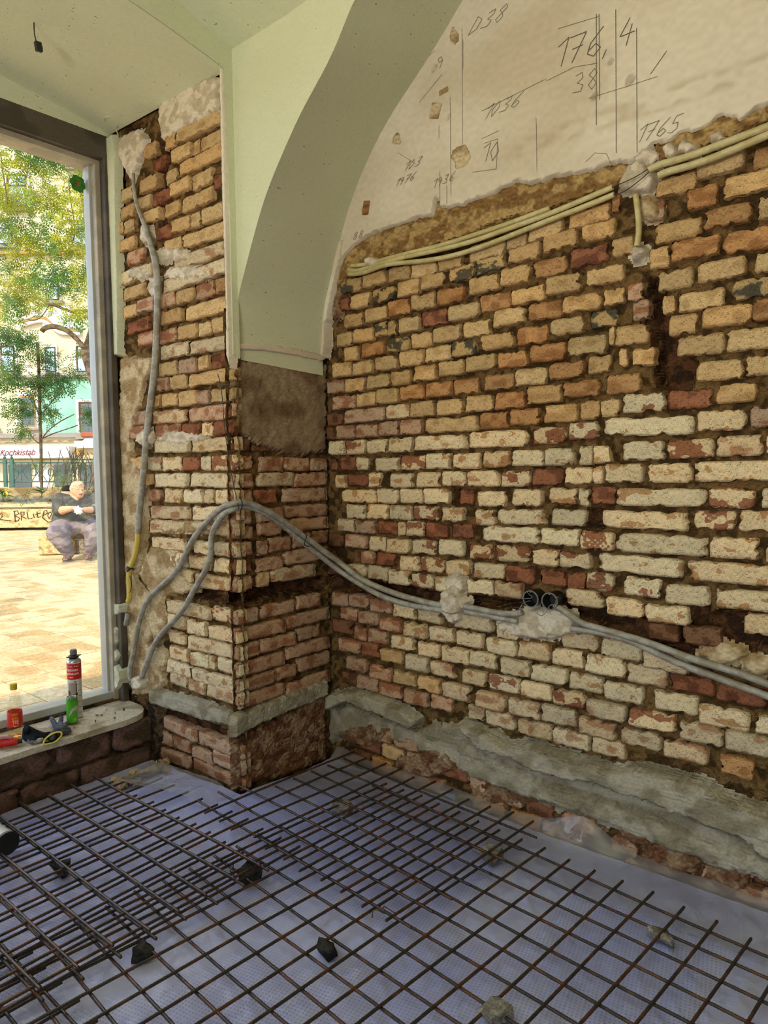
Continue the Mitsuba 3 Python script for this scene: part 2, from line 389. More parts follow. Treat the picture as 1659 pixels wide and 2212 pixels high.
TILES_PIER = [
 (230,780,2.353,[
 "635,692,252,r 945,1070,292,r",
 "640,705,330,r 785,885,350,r",
 "640,735,425,d 745,840,425,d 985,1110,435,d",
 "660,745,515,p 780,903,525,p 907,1035,525,p 1040,1105,525,p",
 "650,745,607,p 770,950,602,q 955,1095,602,p",
 "665,745,692,p 755,870,690,r 900,1095,680,p",
 "655,735,790,p 770,900,782,p 905,1100,762,p",
 "655,745,872,p 775,895,852,p 900,1100,830,p",
 "655,740,952,p 770,825,950,p 830,940,930,p 945,1040,912,p 1045,1110,895,p",
 "655,740,1042,r 765,900,1032,p 905,1095,992,p",
 "650,740,1130,p 770,830,1110,o 835,1067,1077,q",
 "655,773,1297,p 777,968,1262,p 972,1085,1222,p",
 "660,907,1370,p 911,1110,1310,p",
 "665,778,1472,p 782,965,1430,p 970,1087,1382,p",
 "665,910,1542,p 915,1112,1462,p",
 "670,858,1630,p 862,970,1582,p 975,1095,1532,p",
 "680,910,1700,p 915,1105,1642,p",
 "680,880,1940,d 885,1090,1880,d",
 "680,800,2030,d 805,960,1995,d 965,1090,1950,d",
 "680,880,2100,d 885,1080,2040,d",
 ]),
]

# ------------------------------------------------------------------ materials
def diffuse(fn_or_rgb, rough=0.9, spec=0.2, bump=None, scale=1.0, eps=1e-3, metallic=0.0):
    """A plastic-like coat over a colour (rough is the usual roughness), or bare metal."""
    base = {'type': 'rgb', 'value': list(map(float, fn_or_rgb))} if not callable(fn_or_rgb) else proc(fn_or_rgb)
    if metallic >= 0.6: b = {'type': 'roughconductor', 'material': 'Al', 'alpha': max(0.05, rough ** 2), 'specular_reflectance': base}
    else: b = {'type': 'roughplastic', 'diffuse_reflectance': base, 'alpha': max(0.05, rough ** 2), 'int_ior': 1.35 + 0.3 * spec}
    if bump: b = {'type': 'bumpmap', 'scale': scale, 'arbitrary': proc(bump, eps), 'bsdf': b}
    return {'type': 'twosided', 'bsdf': b}
def matte(fn, bump=None, scale=1.0, eps=1e-3):
    b = {'type': 'diffuse', 'reflectance': proc(fn) if callable(fn) else {'type': 'rgb', 'value': list(map(float, fn))}}
    if bump: b = {'type': 'bumpmap', 'scale': scale, 'arbitrary': proc(bump, eps), 'bsdf': b}
    return {'type': 'twosided', 'bsdf': b}
def flat(r, g, b, rough=0.6, spec=0.4, **k): return diffuse(rgb(r, g, b), rough, spec, **k)

PAL = {'o': ((196, 170, 126), (172, 144, 102)), 't': ((178, 140, 98), (148, 110, 74)), 'r': ((146, 100, 76), (108, 72, 56)), 'w': ((212, 198, 164), (172, 138, 100)),
       'v': ((210, 196, 162), (144, 102, 78)), 'p': ((182, 156, 132), (150, 108, 84)), 'q': ((198, 184, 154), (165, 132, 104)), 'k': ((186, 160, 114), (84, 80, 68)),
       'd': ((124, 92, 70), (92, 64, 48)), 'g': ((170, 166, 152), (130, 126, 112))}
COVER = {'o': 0.66, 't': 0.56, 'r': 0.55, 'w': 0.70, 'v': 0.545, 'p': 0.58, 'q': 0.62, 'k': 0.50, 'd': 0.55, 'g': 0.6}
def c_brick(p, n, uv):
    sd = dr.floor(uv.x / 2); cd = dr.floor(uv.y / 2)
    a, b, th = mi.Color3f(0.4), mi.Color3f(0.3), mi.Float(0.6)
    for i, c in enumerate(CODES):
        on = dr.abs(cd - i) < 0.5
        a = dr.select(on, mi.Color3f(rgb(*PAL[c][0])), a); b = dr.select(on, mi.Color3f(rgb(*PAL[c][1])), b); th = dr.select(on, COVER[c], th)
    r1, r2 = cell_rand(sd, cd, 3), cell_rand(sd, cd, 8)
    g95 = noise(p.x * 95, p.y * 95, p.z * 95); fine = 0.35 * g95 + 0.65 * noise(p.x * 380, p.y * 380, p.z * 380)
    big = 0.8 * noise(p.x * 24 + r1 * 40, p.y * 24, p.z * 30 + r2 * 30) + 0.2 * g95
    sf = dr.select((cd > 2.5) & (cd < 4.5), 0.03, 0.08)
    m = smoothstep(th - sf, th + sf, big + 0.06 * (r1 - 0.5) + 0.12 * (g95 - 0.5))
    col = mix(a, b, m)
    col = col * (0.58 + 0.84 * fine) * (0.84 + 0.32 * r2)
    col = mix(col, col * mi.Color3f(1.06, 0.93, 0.82), r1)
    return dr.clip(col * (1 - 0.5 * smoothstep(0.34, 0.22, fine)), 0, 0.9)
def b_brick(p, n, uv):
    return noise(p.x * 185, p.y * 185, p.z * 185)
def tone(c0, c1, f=18, grain=150, amp=0.35, lo=0.4, hi=0.62, off=0.0):
    A, B = rgb(*c0), rgb(*c1)
    def fn(p, n, uv):
        m = smoothstep(lo, hi, fbm(p.x * f + off, p.y * f, p.z * f, 2))
        return mix(A, B, m) * (1 - amp / 2 + amp * noise(p.x * grain, p.y * grain, p.z * grain))
    return fn
def grit(f): return lambda p, n, uv: noise(p.x * f * 1.5, p.y * f * 1.5, p.z * f * 1.5)
scene['m_brick'] = matte(c_brick, b_brick, 0.0026, 7e-4)
scene['m_joint'] = matte(tone((118, 94, 60), (72, 56, 36), 30, 260, 0.9), grit(110), 0.006, 8e-4)
scene['m_hole'] = matte(tone((96, 66, 46), (58, 42, 32), 26, 160, 0.9))
scene['m_lime'] = matte(tone((200, 182, 148), (158, 134, 98), 16, 120, 0.55))
scene['m_scratch'] = matte(tone((176, 148, 100), (132, 102, 64), 24, 120, 0.7), grit(70), 0.010, 8e-4)
def b_trowel(p, n, uv): return noise(p.x * 130, p.y * 9 + p.z * 4, p.z * 130) + 0.4 * noise(p.x * 60, p.y * 60, p.z * 60)
scene['m_cement'] = matte(tone((168, 162, 144), (138, 130, 110), 13, 150, 0.4), b_trowel, 0.004, 8e-4)
scene['m_rubble'] = matte(tone((150, 124, 98), (112, 78, 58), 20, 110, 0.7), grit(70), 0.010, 1e-3)
def c_plaster(p, n, uv):
    a = mix(rgb(222, 214, 196), rgb(206, 194, 172), smoothstep(0.36, 0.68, fbm(p.x * 2.2, p.y * 2.2, p.z * 2.6, 2)))
    a = a * (0.93 + 0.14 * noise(p.x * 60, p.y * 60, p.z * 60))
    z = p.z - 1.5                                                   # an old filled chase and a smear of filler
    g = fbm(p.y * 16, p.z * 22, 1.0, 2)
    ln = smoothstep(0.05, 0.02, dr.abs(z - 1.23)) * smoothstep(1.55, 1.35, p.y) * smoothstep(0.3, 0.62, g)
    a = mix(a, rgb(178, 160, 130), 0.5 * ln)
    st = smoothstep(0.16, 0.02, dr.sqrt(dr.square(p.y - 1.16) + dr.square((z - 1.97) * 1.1))) * smoothstep(0.44, 0.6, g)
    return mix(a, rgb(96, 88, 74), st)
scene['m_plaster'] = matte(c_plaster)
def c_paint(p, n, uv):
    a = mix(rgb(214, 219, 190), rgb(204, 208, 178), fbm(p.x * 3.2, p.y * 3.2, p.z * 3.2, 2))
    f = noise(p.x * 100, p.y * 100, p.z * 100)
    return mix(a * (0.96 + 0.08 * f), rgb(110, 104, 88), 0.6 * smoothstep(0.90, 0.93, f))
scene['m_paint'] = matte(c_paint)
scene['m_room'] = matte(tone((228, 222, 204), (216, 210, 190), 3, 60, 0.12))
def c_stone(p, n, uv):
    a = tone((118, 92, 84), (78, 64, 50), 11, 130, 0.8)(p, n, uv)
    w = smoothstep(0.76, 0.84, noise(p.x * 300, p.y * 300, p.z * 300))
    return mix(a, rgb(150, 134, 118), 0.35 * w)
scene['m_parapet'] = matte(c_stone)
scene['m_sill'] = matte(tone((206, 198, 180), (172, 160, 136), 14, 140, 0.35))
scene['m_dirt'] = matte(tone((92, 76, 60), (52, 44, 38), 22, 120, 0.9))
scene['m_floor'] = matte(tone((150, 138, 120), (110, 98, 82), 6, 100, 0.5))
scene['m_frame_dark'] = diffuse(tone((92, 84, 74), (74, 66, 58), 9, 160, 0.3), 0.55, 0.4)
scene['m_frame_light'] = diffuse(tone((186, 176, 154), (166, 158, 140), 9, 160, 0.2), 0.5, 0.4)
scene['m_frame_metal'] = flat(176, 180, 176, 0.35, 0.5, metallic=0.5)
scene['m_glass'] = {'type': 'thindielectric', 'int_ior': 1.5}
def c_sheet(p, n, uv):
    gs = noise(p.x * 2.6 + 4, p.y * 2.6, 1.0)
    a = mix(rgb(192, 202, 250), rgb(176, 187, 244), smoothstep(0.3, 0.7, gs))
    u, v = p.x * 83.0 + p.y * 20, p.y * 83.0 - p.x * 20
    du, dv = u - dr.floor(u) - 0.5, v - dr.floor(v) - 0.5
    dot = smoothstep(0.36, 0.22, dr.sqrt(du * du + dv * dv))
    return mix(a, rgb(140, 146, 200), 0.55 * dot * smoothstep(0.26, 0.4, gs))
def b_sheet(p, n, uv):
    u, v = p.x * 83.0 + p.y * 20, p.y * 83.0 - p.x * 20
    du, dv = u - dr.floor(u) - 0.5, v - dr.floor(v) - 0.5
    return 0.008 * noise(p.x * 9 + p.y * 5, p.y * 30, 3.0) + 0.0006 * smoothstep(0.4, 0.2, dr.sqrt(du * du + dv * dv))
scene['m_sheet'] = diffuse(c_sheet, 0.36, 0.5, b_sheet, 1.0, 1e-3)
scene['m_film'] = {'type': 'blendbsdf', 'weight': 0.2, 'a': {'type': 'thindielectric', 'int_ior': 1.45},
                   'b': {'type': 'twosided', 'bsdf': {'type': 'roughplastic', 'diffuse_reflectance': {'type': 'rgb', 'value': [0.62, 0.64, 0.70]}, 'alpha': 0.08, 'int_ior': 1.5}}}
scene['m_steel'] = diffuse(tone((52, 46, 42), (88, 56, 36), 26, 260, 0.7, 0.46, 0.70), 0.42, 0.5, metallic=0.55)
scene['m_conc'] = matte(tone((104, 104, 102), (74, 74, 72), 40, 240, 0.7), grit(160), 0.004, 6e-4)
scene['m_pipe_grey'] = diffuse(tone((172, 170, 160), (150, 144, 130), 30, 120, 0.25), 0.5, 0.35)
scene['m_pipe_yellow'] = diffuse(tone((208, 196, 146), (192, 178, 124), 22, 90, 0.2), 0.5, 0.35)
scene['m_pipe_bright'] = flat(214, 190, 88, 0.5, 0.35)
scene['m_dab'] = matte(tone((216, 206, 188), (186, 174, 152), 28, 140, 0.3))
scene['m_black'] = flat(34, 34, 34, 0.5, 0.4)
scene['m_pencil'] = flat(124, 116, 100, 0.9, 0.1)

# ------------------------------------------------------------------ setting: walls
rng = np.random.default_rng(7)
def traced(w, tiles):
    out = []
    for ox, oy, k, rows in tiles:
        for r in rows:
            for b in r.split():
                a, c, y, code = b.split(','); xl, xr, yc = ox + float(a) / k, ox + float(c) / k, oy + float(y) / k
                s0, s1, t = w.span(xl, xr, yc)
                hit = [q for q in out if abs(t - q[2]) < 0.036 and min(s1, q[1]) - max(s0, q[0]) > 0.3 * min(s1 - s0, q[1] - q[0])]
                if any(q[1] - q[0] >= s1 - s0 for q in hit): continue      # the same brick seen twice: the longer one stays
                out = [q for q in out if not any(q is h for h in hit)]
                out.append((s0, s1, t, code, (xr - xl)))
    return out
_seed = [0]
def lay(w, wall, bricks, h=0.0675):
    """Builds each brick as an entry of the wall; past 300 the smallest in view are one part."""
    order = sorted(range(len(bricks)), key=lambda i: -bricks[i][4]); rest = []
    for n, i in enumerate(order):
        s0, s1, t, code, _ = bricks[i]; _seed[0] += 1
        if w is REVEAL and s1 > -2.585: s1 = -2.507               # the corner bricks of the pier meet
        if w is PIER and s0 < 2.01: s0 = 1.946
        if w is PIER and s1 > 2.47: s1 = 2.535
        hh = h * rng.uniform(0.95, 1.06)
        v, f, uv = brick_mesh(w, s0 - 0.001, s1 + 0.001, t, hh, code, rng, _seed[0])
        if n < 298: put(f'{wall}__brick', (v, f), 'm_brick', True, uv=uv)
        else: rest.append((v, f, uv))
    if rest:
        n = np.cumsum([0] + [len(r[0]) for r in rest])
        k = put(f'{wall}__brick_row', (np.vstack([r[0] for r in rest]), np.vstack([r[1] + n[i] for i, r in enumerate(rest)])), 'm_brick', True, uv=np.vstack([r[2] for r in rest]))
        labels[k] = {'kind': 'stuff', 'label': 'smallest bricks of the bare brick wall, at its edge'}

# -- right wall
CAV_R = [([(1396, 598), (1428, 606), (1440, 690), (1500, 785), (1485, 850), (1415, 838), (1402, 700)], 0.085),
         ([(700, 1238), (780, 1252), (860, 1268), (962, 1282), (962, 1303), (860, 1303), (780, 1290), (700, 1268)], 0.055),
         ([(1215, 1288), (1330, 1312), (1420, 1348), (1500, 1342), (1560, 1318), (1640, 1328), (1665, 1395), (1560, 1422), (1440, 1415), (1300, 1350), (1215, 1328)], 0.05),
         ([(1008, 1290), (1120, 1300), (1120, 1318), (1008, 1310)], 0.05),
         ([(972, 1058), (992, 1058), (992, 1088), (972, 1088)], 0.05), ([(1380, 640), (1400, 640), (1400, 700), (1380, 700)], 0.04),
         ([(1268, 1095), (1300, 1100), (1300, 1140), (1265, 1135)], 0.04), ([(1480, 1300), (1530, 1310), (1520, 1350), (1490, 1340)], 0.06)]
CAV_R = [(RIGHT.poly(p), d) for p, d in CAV_R]
def core_r(S, Tt):
    d = -0.024 + (fb(S, Tt, 26, 3, 3) - 0.5) * 0.034 + (fb(S, Tt, 90, 2, 5) - 0.5) * 0.008
    for p, dep_ in CAV_R: d = d - dep_ * ss(-0.004, 0.014, sdf(S, Tt, p) + (fb(S, Tt, 50, 2, 9) - 0.5) * 0.02)
    return d
scene['wall_right'] = mikit.ply(field(RIGHT, -2.56, -0.25, -0.06, 3.0, 0.0085, core_r), 'm_joint', smooth=True)
tag('wall_right', 'tall bare brick wall on the right under a white plastered arch field', kind='structure')
for p, d in CAV_R:
    c = p.mean(0)
    put('wall_right__hollow', field(RIGHT, *(p.min(0)[0] - .005, p.max(0)[0] + .005, p.min(0)[1] - .005, p.max(0)[1] + .005), 0.008, lambda S, Tt: core_r(S, Tt) + 0.0015, lambda S, Tt: sdf(S, Tt, p) > -0.004), 'm_hole', True)
br = traced(RIGHT, TILES_R)
lay(RIGHT, 'wall_right', br)
ext = []
for j in range(30):
    t, s = 0.075 + 0.0769 * j, -0.50 + (0.08 if j % 2 else 0.0) + (0.02 if 0.9 < 0.075 + 0.0769 * j < 1.9 else 0)
    for k in range(2):
        s1 = s + rng.uniform(0.13, 0.27); _seed[0] += 1
        ext.append(brick_mesh(RIGHT, s, s1 - 0.012, t, 0.066, rng.choice(list('owpq')), rng, _seed[0])); s = s1
n = np.cumsum([0] + [len(r[0]) for r in ext])
put('wall_right__brick_return', (np.vstack([r[0] for r in ext]), np.vstack([r[1] + n[i] for i, r in enumerate(ext)])), 'm_brick', True, uv=np.vstack([r[2] for r in ext]))
labels['wall_right__brick_return'] = {'kind': 'stuff', 'label': 'bricks where the wall goes on towards the camera'}

PL_EDGE = [(712, 668), (728, 600), (752, 548), (775, 530), (800, 512), (815, 505), (850, 492), (880, 484), (910, 472), (940, 468), (947, 434), (958, 450), (975, 450), (1000, 446), (1040, 430), (1055, 425), (1100, 405),
           (1118, 395), (1150, 400), (1190, 388), (1230, 380), (1260, 375), (1290, 370), (1312, 358), (1345, 354), (1370, 357), (1400, 330), (1415, 315), (1440, 311), (1480, 290), (1510, 283), (1535, 272), (1556, 257), (1590, 255), (1605, 262), (1625, 248), (1659, 232), (1800, 175)]
PL_TOP = [(1.10, 3.75), (-0.2, 3.75)]
pl = list(RIGHT.poly(PL_EDGE)) + [(-0.25, 3.75), (-2.56, 3.75)]
HOLES = [(988, 86, 9), (945, 152, 6), (862, 303, 9), (1005, 352, 7), (1291, 213, 6.5), (1325, 141, 4), (1368, 179, 8), (952, 441, 7), (905, 366, 3), (976, 258, 4), (795, 455, 8)]
hl = []
for x, y, r in HOLES:
    s, t = RIGHT.st(x, y); hl.append((s, t, r * 2.35 / 1530))
put('wall_right__plaster', patch(RIGHT, pl, 0.026, 0.008, 0.004, 0.0012, 6, 31, -0.012, 0.010, hl, 38), 'm_plaster', True)
labels['wall_right__plaster'] = {'label': 'white plaster field under the arch with pencil marks and drill holes'}
scene['wall_right__core'] = mikit.ply(field(RIGHT, -2.56, 0.4, 2.95, 3.8, 0.03, lambda S, Tt: -0.02 + 0 * S), 'm_joint', smooth=True)
labels['wall_right__core'] = {'label': 'dark wall behind the plaster'}
for x, y, r in HOLES:
    s, t = RIGHT.st(x, y); r *= 2.35 / 1530
    a = np.linspace(0, 2 * PI, 9)[:-1]
    ring = lambda rr, d: RIGHT.world(s + rr * np.cos(a), t + rr * np.sin(a), np.full(8, d))
    v = np.vstack([ring(r * 1.25, 0.006), ring(r * 0.8, -0.05), RIGHT.world(np.array([s]), np.array([t]), np.array([-0.06]))]); i = np.arange(8)
    q = tri(np.stack([i, (i + 1) % 8, 8 + (i + 1) % 8, 8 + i], 1))
    put('wall_right__drill_hole', (v, np.vstack([q, np.stack([8 + i, 8 + (i + 1) % 8, i * 0 + 16], 1)])), 'm_hole', True)
LOW = [(1330, 402), (1240, 432), (1180, 456), (1110, 468), (1060, 484), (1000, 512), (925, 537), (870, 548), (800, 566), (745, 604), (722, 625)]
put('wall_right__scratch_coat', patch(RIGHT, RIGHT.poly(PL_EDGE[:26] + [(1350, 380)] + LOW), 0.010, 0.007, 0.008, 0.007, 46, 33, -0.03, 0.008), 'm_scratch', True)
put('wall_right__scratch_coat', patch(RIGHT, RIGHT.poly(PL_EDGE[27:37] + [(1659, 262), (1560, 305), (1480, 335), (1425, 352)]), 0.016, 0.007, 0.008, 0.008, 46, 34, -0.03, 0.008), 'm_scratch', True)
def dab(px, py, w, h, thick=0.03, mat='m_dab', wall=RIGHT, wn='wall_right', seed=1, name='mortar_dab', base=-0.02, rag=0.012, rough=0.006):
    a = np.linspace(0, 2 * PI, 13)[:-1]; r_ = np.random.default_rng(seed).uniform(0.72, 1.12, 12)
    return put(f'{wn}__{name}', patch(wall, wall.poly([(px + w * r * math.cos(q), py + h * r * math.sin(q)) for q, r in zip(a, r_)]), thick, 0.006, 0.012, rough, 60, seed, base, rag), mat, True)
dab(1378, 385, 42, 34, 0.022, seed=2); dab(1400, 340, 36, 18, 0.022, seed=3); dab(1452, 330, 14, 16, 0.034, seed=4); dab(1486, 322, 17, 15, 0.036, seed=5); dab(1555, 300, 16, 10, 0.03, seed=6)
dab(1403, 450, 22, 24, 0.016, 'm_lime', seed=7); dab(1380, 545, 18, 14, 0.02, seed=8); dab(985, 1300, 24, 42, 0.034, seed=9); dab(985, 1265, 20, 30, 0.020, seed=10)
dab(1165, 1352, 68, 34, 0.014, seed=11, rough=0.004); dab(1205, 1345, 40, 34, 0.018, seed=12, rough=0.004); dab(1105, 1350, 30, 20, 0.010, seed=13); dab(735, 560, 18, 40, 0.006, 'm_rubble', seed=14); dab(725, 640, 12, 60, 0.006, 'm_rubble', seed=15)
dab(1560, 1415, 46, 24, 0.0, 'm_lime', seed=16); dab(1635, 1440, 30, 20, 0.004, 'm_lime', seed=17)
# smeared cement bands at the foot of the wall
UP1 = [(712, 1500), (752, 1493), (800, 1500), (830, 1512), (875, 1530), (905, 1552), (900, 1572), (850, 1548), (800, 1530), (755, 1512), (712, 1530)]
UP2 = [(1000, 1556), (1060, 1580), (1105, 1606), (1160, 1608), (1200, 1622), (1260, 1640), (1330, 1662), (1385, 1655), (1450, 1672), (1520, 1688), (1570, 1720), (1659, 1750), (1700, 1770), (1700, 1850), (1659, 1836), (1610, 1795), (1540, 1770), (1470, 1745), (1400, 1715), (1350, 1700), (1300, 1680), (1235, 1672), (1170, 1655), (1110, 1625), (1040, 1606)]
LO = [(712, 1535), (760, 1530), (830, 1560), (900, 1580), (960, 1566), (1010, 1580), (1060, 1610), (1130, 1640), (1200, 1668), (1280, 1695), (1360, 1712), (1450, 1745), (1530, 1785), (1600, 1812), (1700, 1850), (1700, 1915), (1640, 1885), (1560, 1862), (1500, 1838), (1440, 1820), (1405, 1815), (1370, 1795), (1310, 1765), (1240, 1742), (1170, 1722), (1110, 1705), (1060, 1688), (1000, 1662), (940, 1630), (880, 1605), (830, 1596), (780, 1570), (740, 1580), (712, 1600)]
put('wall_right__cement_band', patch(RIGHT, RIGHT.poly(UP1), 0.042, 0.007, 0.010, 0.008, 24, 41, -0.02, 0.007), 'm_cement', True)
put('wall_right__cement_band', patch(RIGHT, RIGHT.poly(UP2), 0.066, 0.007, 0.012, 0.016, 15, 42, -0.02, 0.008), 'm_cement', True)
put('wall_right__cement_band', patch(RIGHT, RIGHT.poly(LO), 0.004, 0.007, 0.02, 0.014, 16, 43, -0.03, 0.016), 'm_cement', True)
put('wall_right__cement_ridge', patch(RIGHT, RIGHT.poly([(1000, 1600), (1060, 1636), (1130, 1668), (1200, 1700), (1280, 1722), (1360, 1745), (1450, 1780), (1530, 1815), (1600, 1840), (1700, 1872), (1700, 1912), (1640, 1884), (1560, 1862), (1500, 1838), (1440, 1820), (1370, 1796), (1310, 1765), (1240, 1742), (1170, 1722), (1110, 1704), (1060, 1686), (1000, 1658)]), 0.034, 0.007, 0.030, 0.014, 22, 47, -0.01, 0.014), 'm_cement', True)
dab(1440, 1860, 70, 40, 0.016, 'm_rubble', seed=21, rough=0.014); dab(930, 1650, 70, 28, 0.012, 'm_rubble', seed=22, rough=0.01); dab(1090, 1715, 90, 26, 0.006, 'm_rubble', seed=23, rough=0.01); dab(1560, 1905, 60, 30, 0.012, 'm_rubble', seed=24, rough=0.012)
dab(790, 1590, 50, 26, 0.008, 'm_rubble', seed=25, rough=0.01); dab(1400, 1800, 60, 22, 0.012, 'm_rubble', seed=26, rough=0.01); dab(1240, 1790, 60, 26, 0.0, 'm_rubble', seed=27, rough=0.012)
# fixings left in the plaster
def block_on(w, wn, name, px, py, sw, sh, th, ang, mat, base=0.02):
    s, t = w.st(px, py, base); ex = w.world(s + 1, t, 0) - w.world(s, t, 0); ez = np.array([0, 0, 1.0]); en = np.cross(ex, ez)
    c, n_ = math.cos(ang), math.sin(ang); X, Z = c * ex + n_ * ez, -n_ * ex + c * ez
    return put(f'{wn}__{name}', move(box(-sw / 2, sw / 2, -sh / 2, sh / 2, 0, th, 0.003), frame(w.world(s, t, base), X, Z, en)), mat)
block_on(RIGHT, 'wall_right', 'wooden_plug', 943, 241, 0.050, 0.060, 0.016, -0.35, 'm_lime'); block_on(RIGHT, 'wall_right', 'wooden_plug', 793, 450, 0.038, 0.062, 0.012, -0.2, 'm_wood')
block_on(RIGHT, 'wall_right', 'wooden_plug', 960, 198, 0.05, 0.025, 0.007, 0.1, 'm_lime')
scene['m_wood'] = matte(tone((150, 112, 72), (118, 84, 52), 60, 160, 0.4))
dab(1003, 345, 21, 30, 0.029, 'm_lime', seed=51, rag=0.003, name='filler_disc', rough=0.002); dab(866, 306, 11, 15, 0.0285, 'm_lime', seed=52, rag=0.004, name='filler_disc', rough=0.002); dab(990, 84, 12, 20, 0.028, 'm_lime', seed=53, rag=0.004, name='filler_disc', rough=0.002)

# -- window wall: reveal and pier
CAV_V = [([(410, 1270), (512, 1280), (512, 1304), (412, 1292)], 0.05), ([(268, 270), (312, 262), (300, 290), (268, 300)], 0.06), ([(330, 330), (360, 320), (362, 350), (335, 360)], 0.04), ([(338, 300), (350, 300), (352, 500), (335, 500)], 0.02),
         ([(245, 320), (262, 320), (262, 760), (248, 760)], 0.03), ([(350, 1525), (515, 1595), (515, 1625), (350, 1555)], 0.045), ([(395, 1230), (430, 1235), (410, 1262), (388, 1255)], 0.04)]
CAV_V = [(REVEAL.poly(p), d) for p, d in CAV_V]
def core_v(S, Tt):
    d = -0.019 + (fb(S, Tt, 26, 3, 13) - 0.5) * 0.020 + (fb(S, Tt, 90, 2, 15) - 0.5) * 0.007
    for p, dd in CAV_V: d = d - dd * ss(-0.004, 0.014, sdf(S, Tt, p) + (fb(S, Tt, 50, 2, 9) - 0.5) * 0.02)
    return d
scene['wall_window'] = mikit.ply(field(REVEAL, -3.62, -2.50, -0.06, 3.26, 0.0085, core_v), 'm_joint', smooth=True)
tag('wall_window', 'thick window wall with a bare brick reveal and pier beside the window', kind='structure')
CAV_P = [(PIER.poly([(500, 1277), (708, 1246), (708, 1278), (500, 1308)]), 0.07), (PIER.poly([(512, 1600), (705, 1520), (705, 1560), (512, 1640)]), 0.02)]
def core_p(S, Tt):
    d = -0.018 + (fb(S, Tt, 26, 3, 23) - 0.5) * 0.020 + (fb(S, Tt, 90, 2, 25) - 0.5) * 0.007
    for p, dd in CAV_P: d = d - dd * ss(-0.004, 0.014, sdf(S, Tt, p) + (fb(S, Tt, 50, 2, 9) - 0.5) * 0.02)
    return d
put('wall_window__pier', field(PIER, 1.935, 2.56, -0.06, 2.2, 0.008, core_p), 'm_joint', True)
labels['wall_window__pier'] = {'label': 'shaded front of the brick pier between window and corner'}
lay(REVEAL, 'wall_window', traced(REVEAL, TILES_REV)); lay(PIER, 'wall_window', traced(PIER, TILES_PIER))
for (w, cav, core) in ((REVEAL, CAV_V, core_v), (PIER, CAV_P, core_p)):
    for p, d in cav:
        put('wall_window__hollow', field(w, p.min(0)[0], p.max(0)[0], p.min(0)[1], p.max(0)[1], 0.008, lambda S, Tt: core(S, Tt) + 0.0015, lambda S, Tt: sdf(S, Tt, p) > -0.004), 'm_hole', True)
scene['m_pierrender'] = matte(tone((148, 130, 106), (116, 94, 74), 9, 120, 0.5, 0.44, 0.7))
V_, W_ = REVEAL, 'wall_window'
put('wall_window__lime_mortar', patch(V_, V_.poly([(260, 770), (325, 775), (300, 860), (280, 950), (300, 1100), (290, 1250), (330, 1300), (320, 1420), (340, 1500), (285, 1500), (262, 1350), (258, 1100), (256, 900)]), 0.001, 0.007, 0.012, 0.009, 36, 61, -0.03, 0.014), 'm_lime', True)
put('wall_window__lime_mortar', patch(V_, V_.poly([(325, 1180), (400, 1200), (395, 1240), (420, 1275), (330, 1290), (300, 1240)]), 0.003, 0.007, 0.012, 0.010, 36, 62, -0.03, 0.012), 'm_lime', True)
put('wall_window__lime_mortar', patch(V_, V_.poly([(345, 215), (470, 165), (472, 235), (430, 262), (400, 275), (380, 290), (352, 300), (345, 260)]), 0.012, 0.007, 0.012, 0.008, 36, 63, -0.03, 0.010), 'm_dab', True)
put('wall_window__lime_mortar', patch(V_, V_.poly([(258, 300), (300, 280), (318, 300), (300, 350), (285, 390), (268, 360), (256, 330)]), 0.010, 0.007, 0.012, 0.009, 36, 64, -0.03, 0.010), 'm_dab', True)
dab(368, 550, 46, 16, 0.008, wall=V_, wn=W_, seed=65); dab(400, 590, 50, 14, 0.010, wall=V_, wn=W_, seed=66); dab(300, 590, 30, 12, 0.008, wall=V_, wn=W_, seed=67); dab(318, 505, 9, 22, 0.024, wall=V_, wn=W_, seed=68); dab(318, 945, 16, 18, 0.026, wall=V_, wn=W_, seed=69)
dab(390, 945, 60, 12, 0.008, wall=V_, wn=W_, seed=70); dab(335, 620, 12, 22, 0.02, wall=V_, wn=W_, seed=71); dab(400, 1140, 70, 12, 0.006, 'm_lime', wall=V_, wn=W_, seed=72); dab(340, 1330, 26, 60, 0.004, 'm_lime', wall=V_, wn=W_, seed=73)
dab(290, 1120, 26, 120, 0.002, 'm_lime', wall=V_, wn=W_, seed=74); dab(335, 1440, 26, 50, 0.004, 'm_lime', wall=V_, wn=W_, seed=75)
put('wall_window__cement_band', patch(V_, V_.poly([(325, 1488), (390, 1505), (440, 1520), (516, 1548), (516, 1568), (440, 1552), (390, 1535), (330, 1518)]), 0.020, 0.006, 0.012, 0.004, 34, 76, -0.02, 0.006), 'm_cement', True)
put('wall_window__cement_band', patch(PIER, PIER.poly([(505, 1550), (600, 1510), (704, 1468), (704, 1500), (620, 1535), (560, 1560), (505, 1590)]), 0.020, 0.006, 0.012, 0.005, 34, 77, -0.02, 0.008), 'm_cement', True)
put('wall_window__pier_render', patch(PIER, PIER.poly([(503, 775), (705, 790), (705, 970), (640, 985), (560, 960), (512, 930)]), 0.003, 0.007, 0.014, 0.006, 30, 78, -0.03, 0.02), 'm_pierrender', True)
put('wall_window__pier_render', patch(PIER, PIER.poly([(512, 1600), (600, 1560), (704, 1500), (704, 1640), (600, 1680), (516, 1700)]), -0.002, 0.007, 0.014, 0.009, 30, 79, -0.03, 0.02), 'm_rubble', True)
put('wall_window__dirt', patch(V_, V_.poly([(318, 1515), (345, 1530), (352, 1600), (335, 1640), (322, 1560)]), 0.012, 0.006, 0.01, 0.012, 40, 80, -0.03, 0.010), 'm_dirt', True)
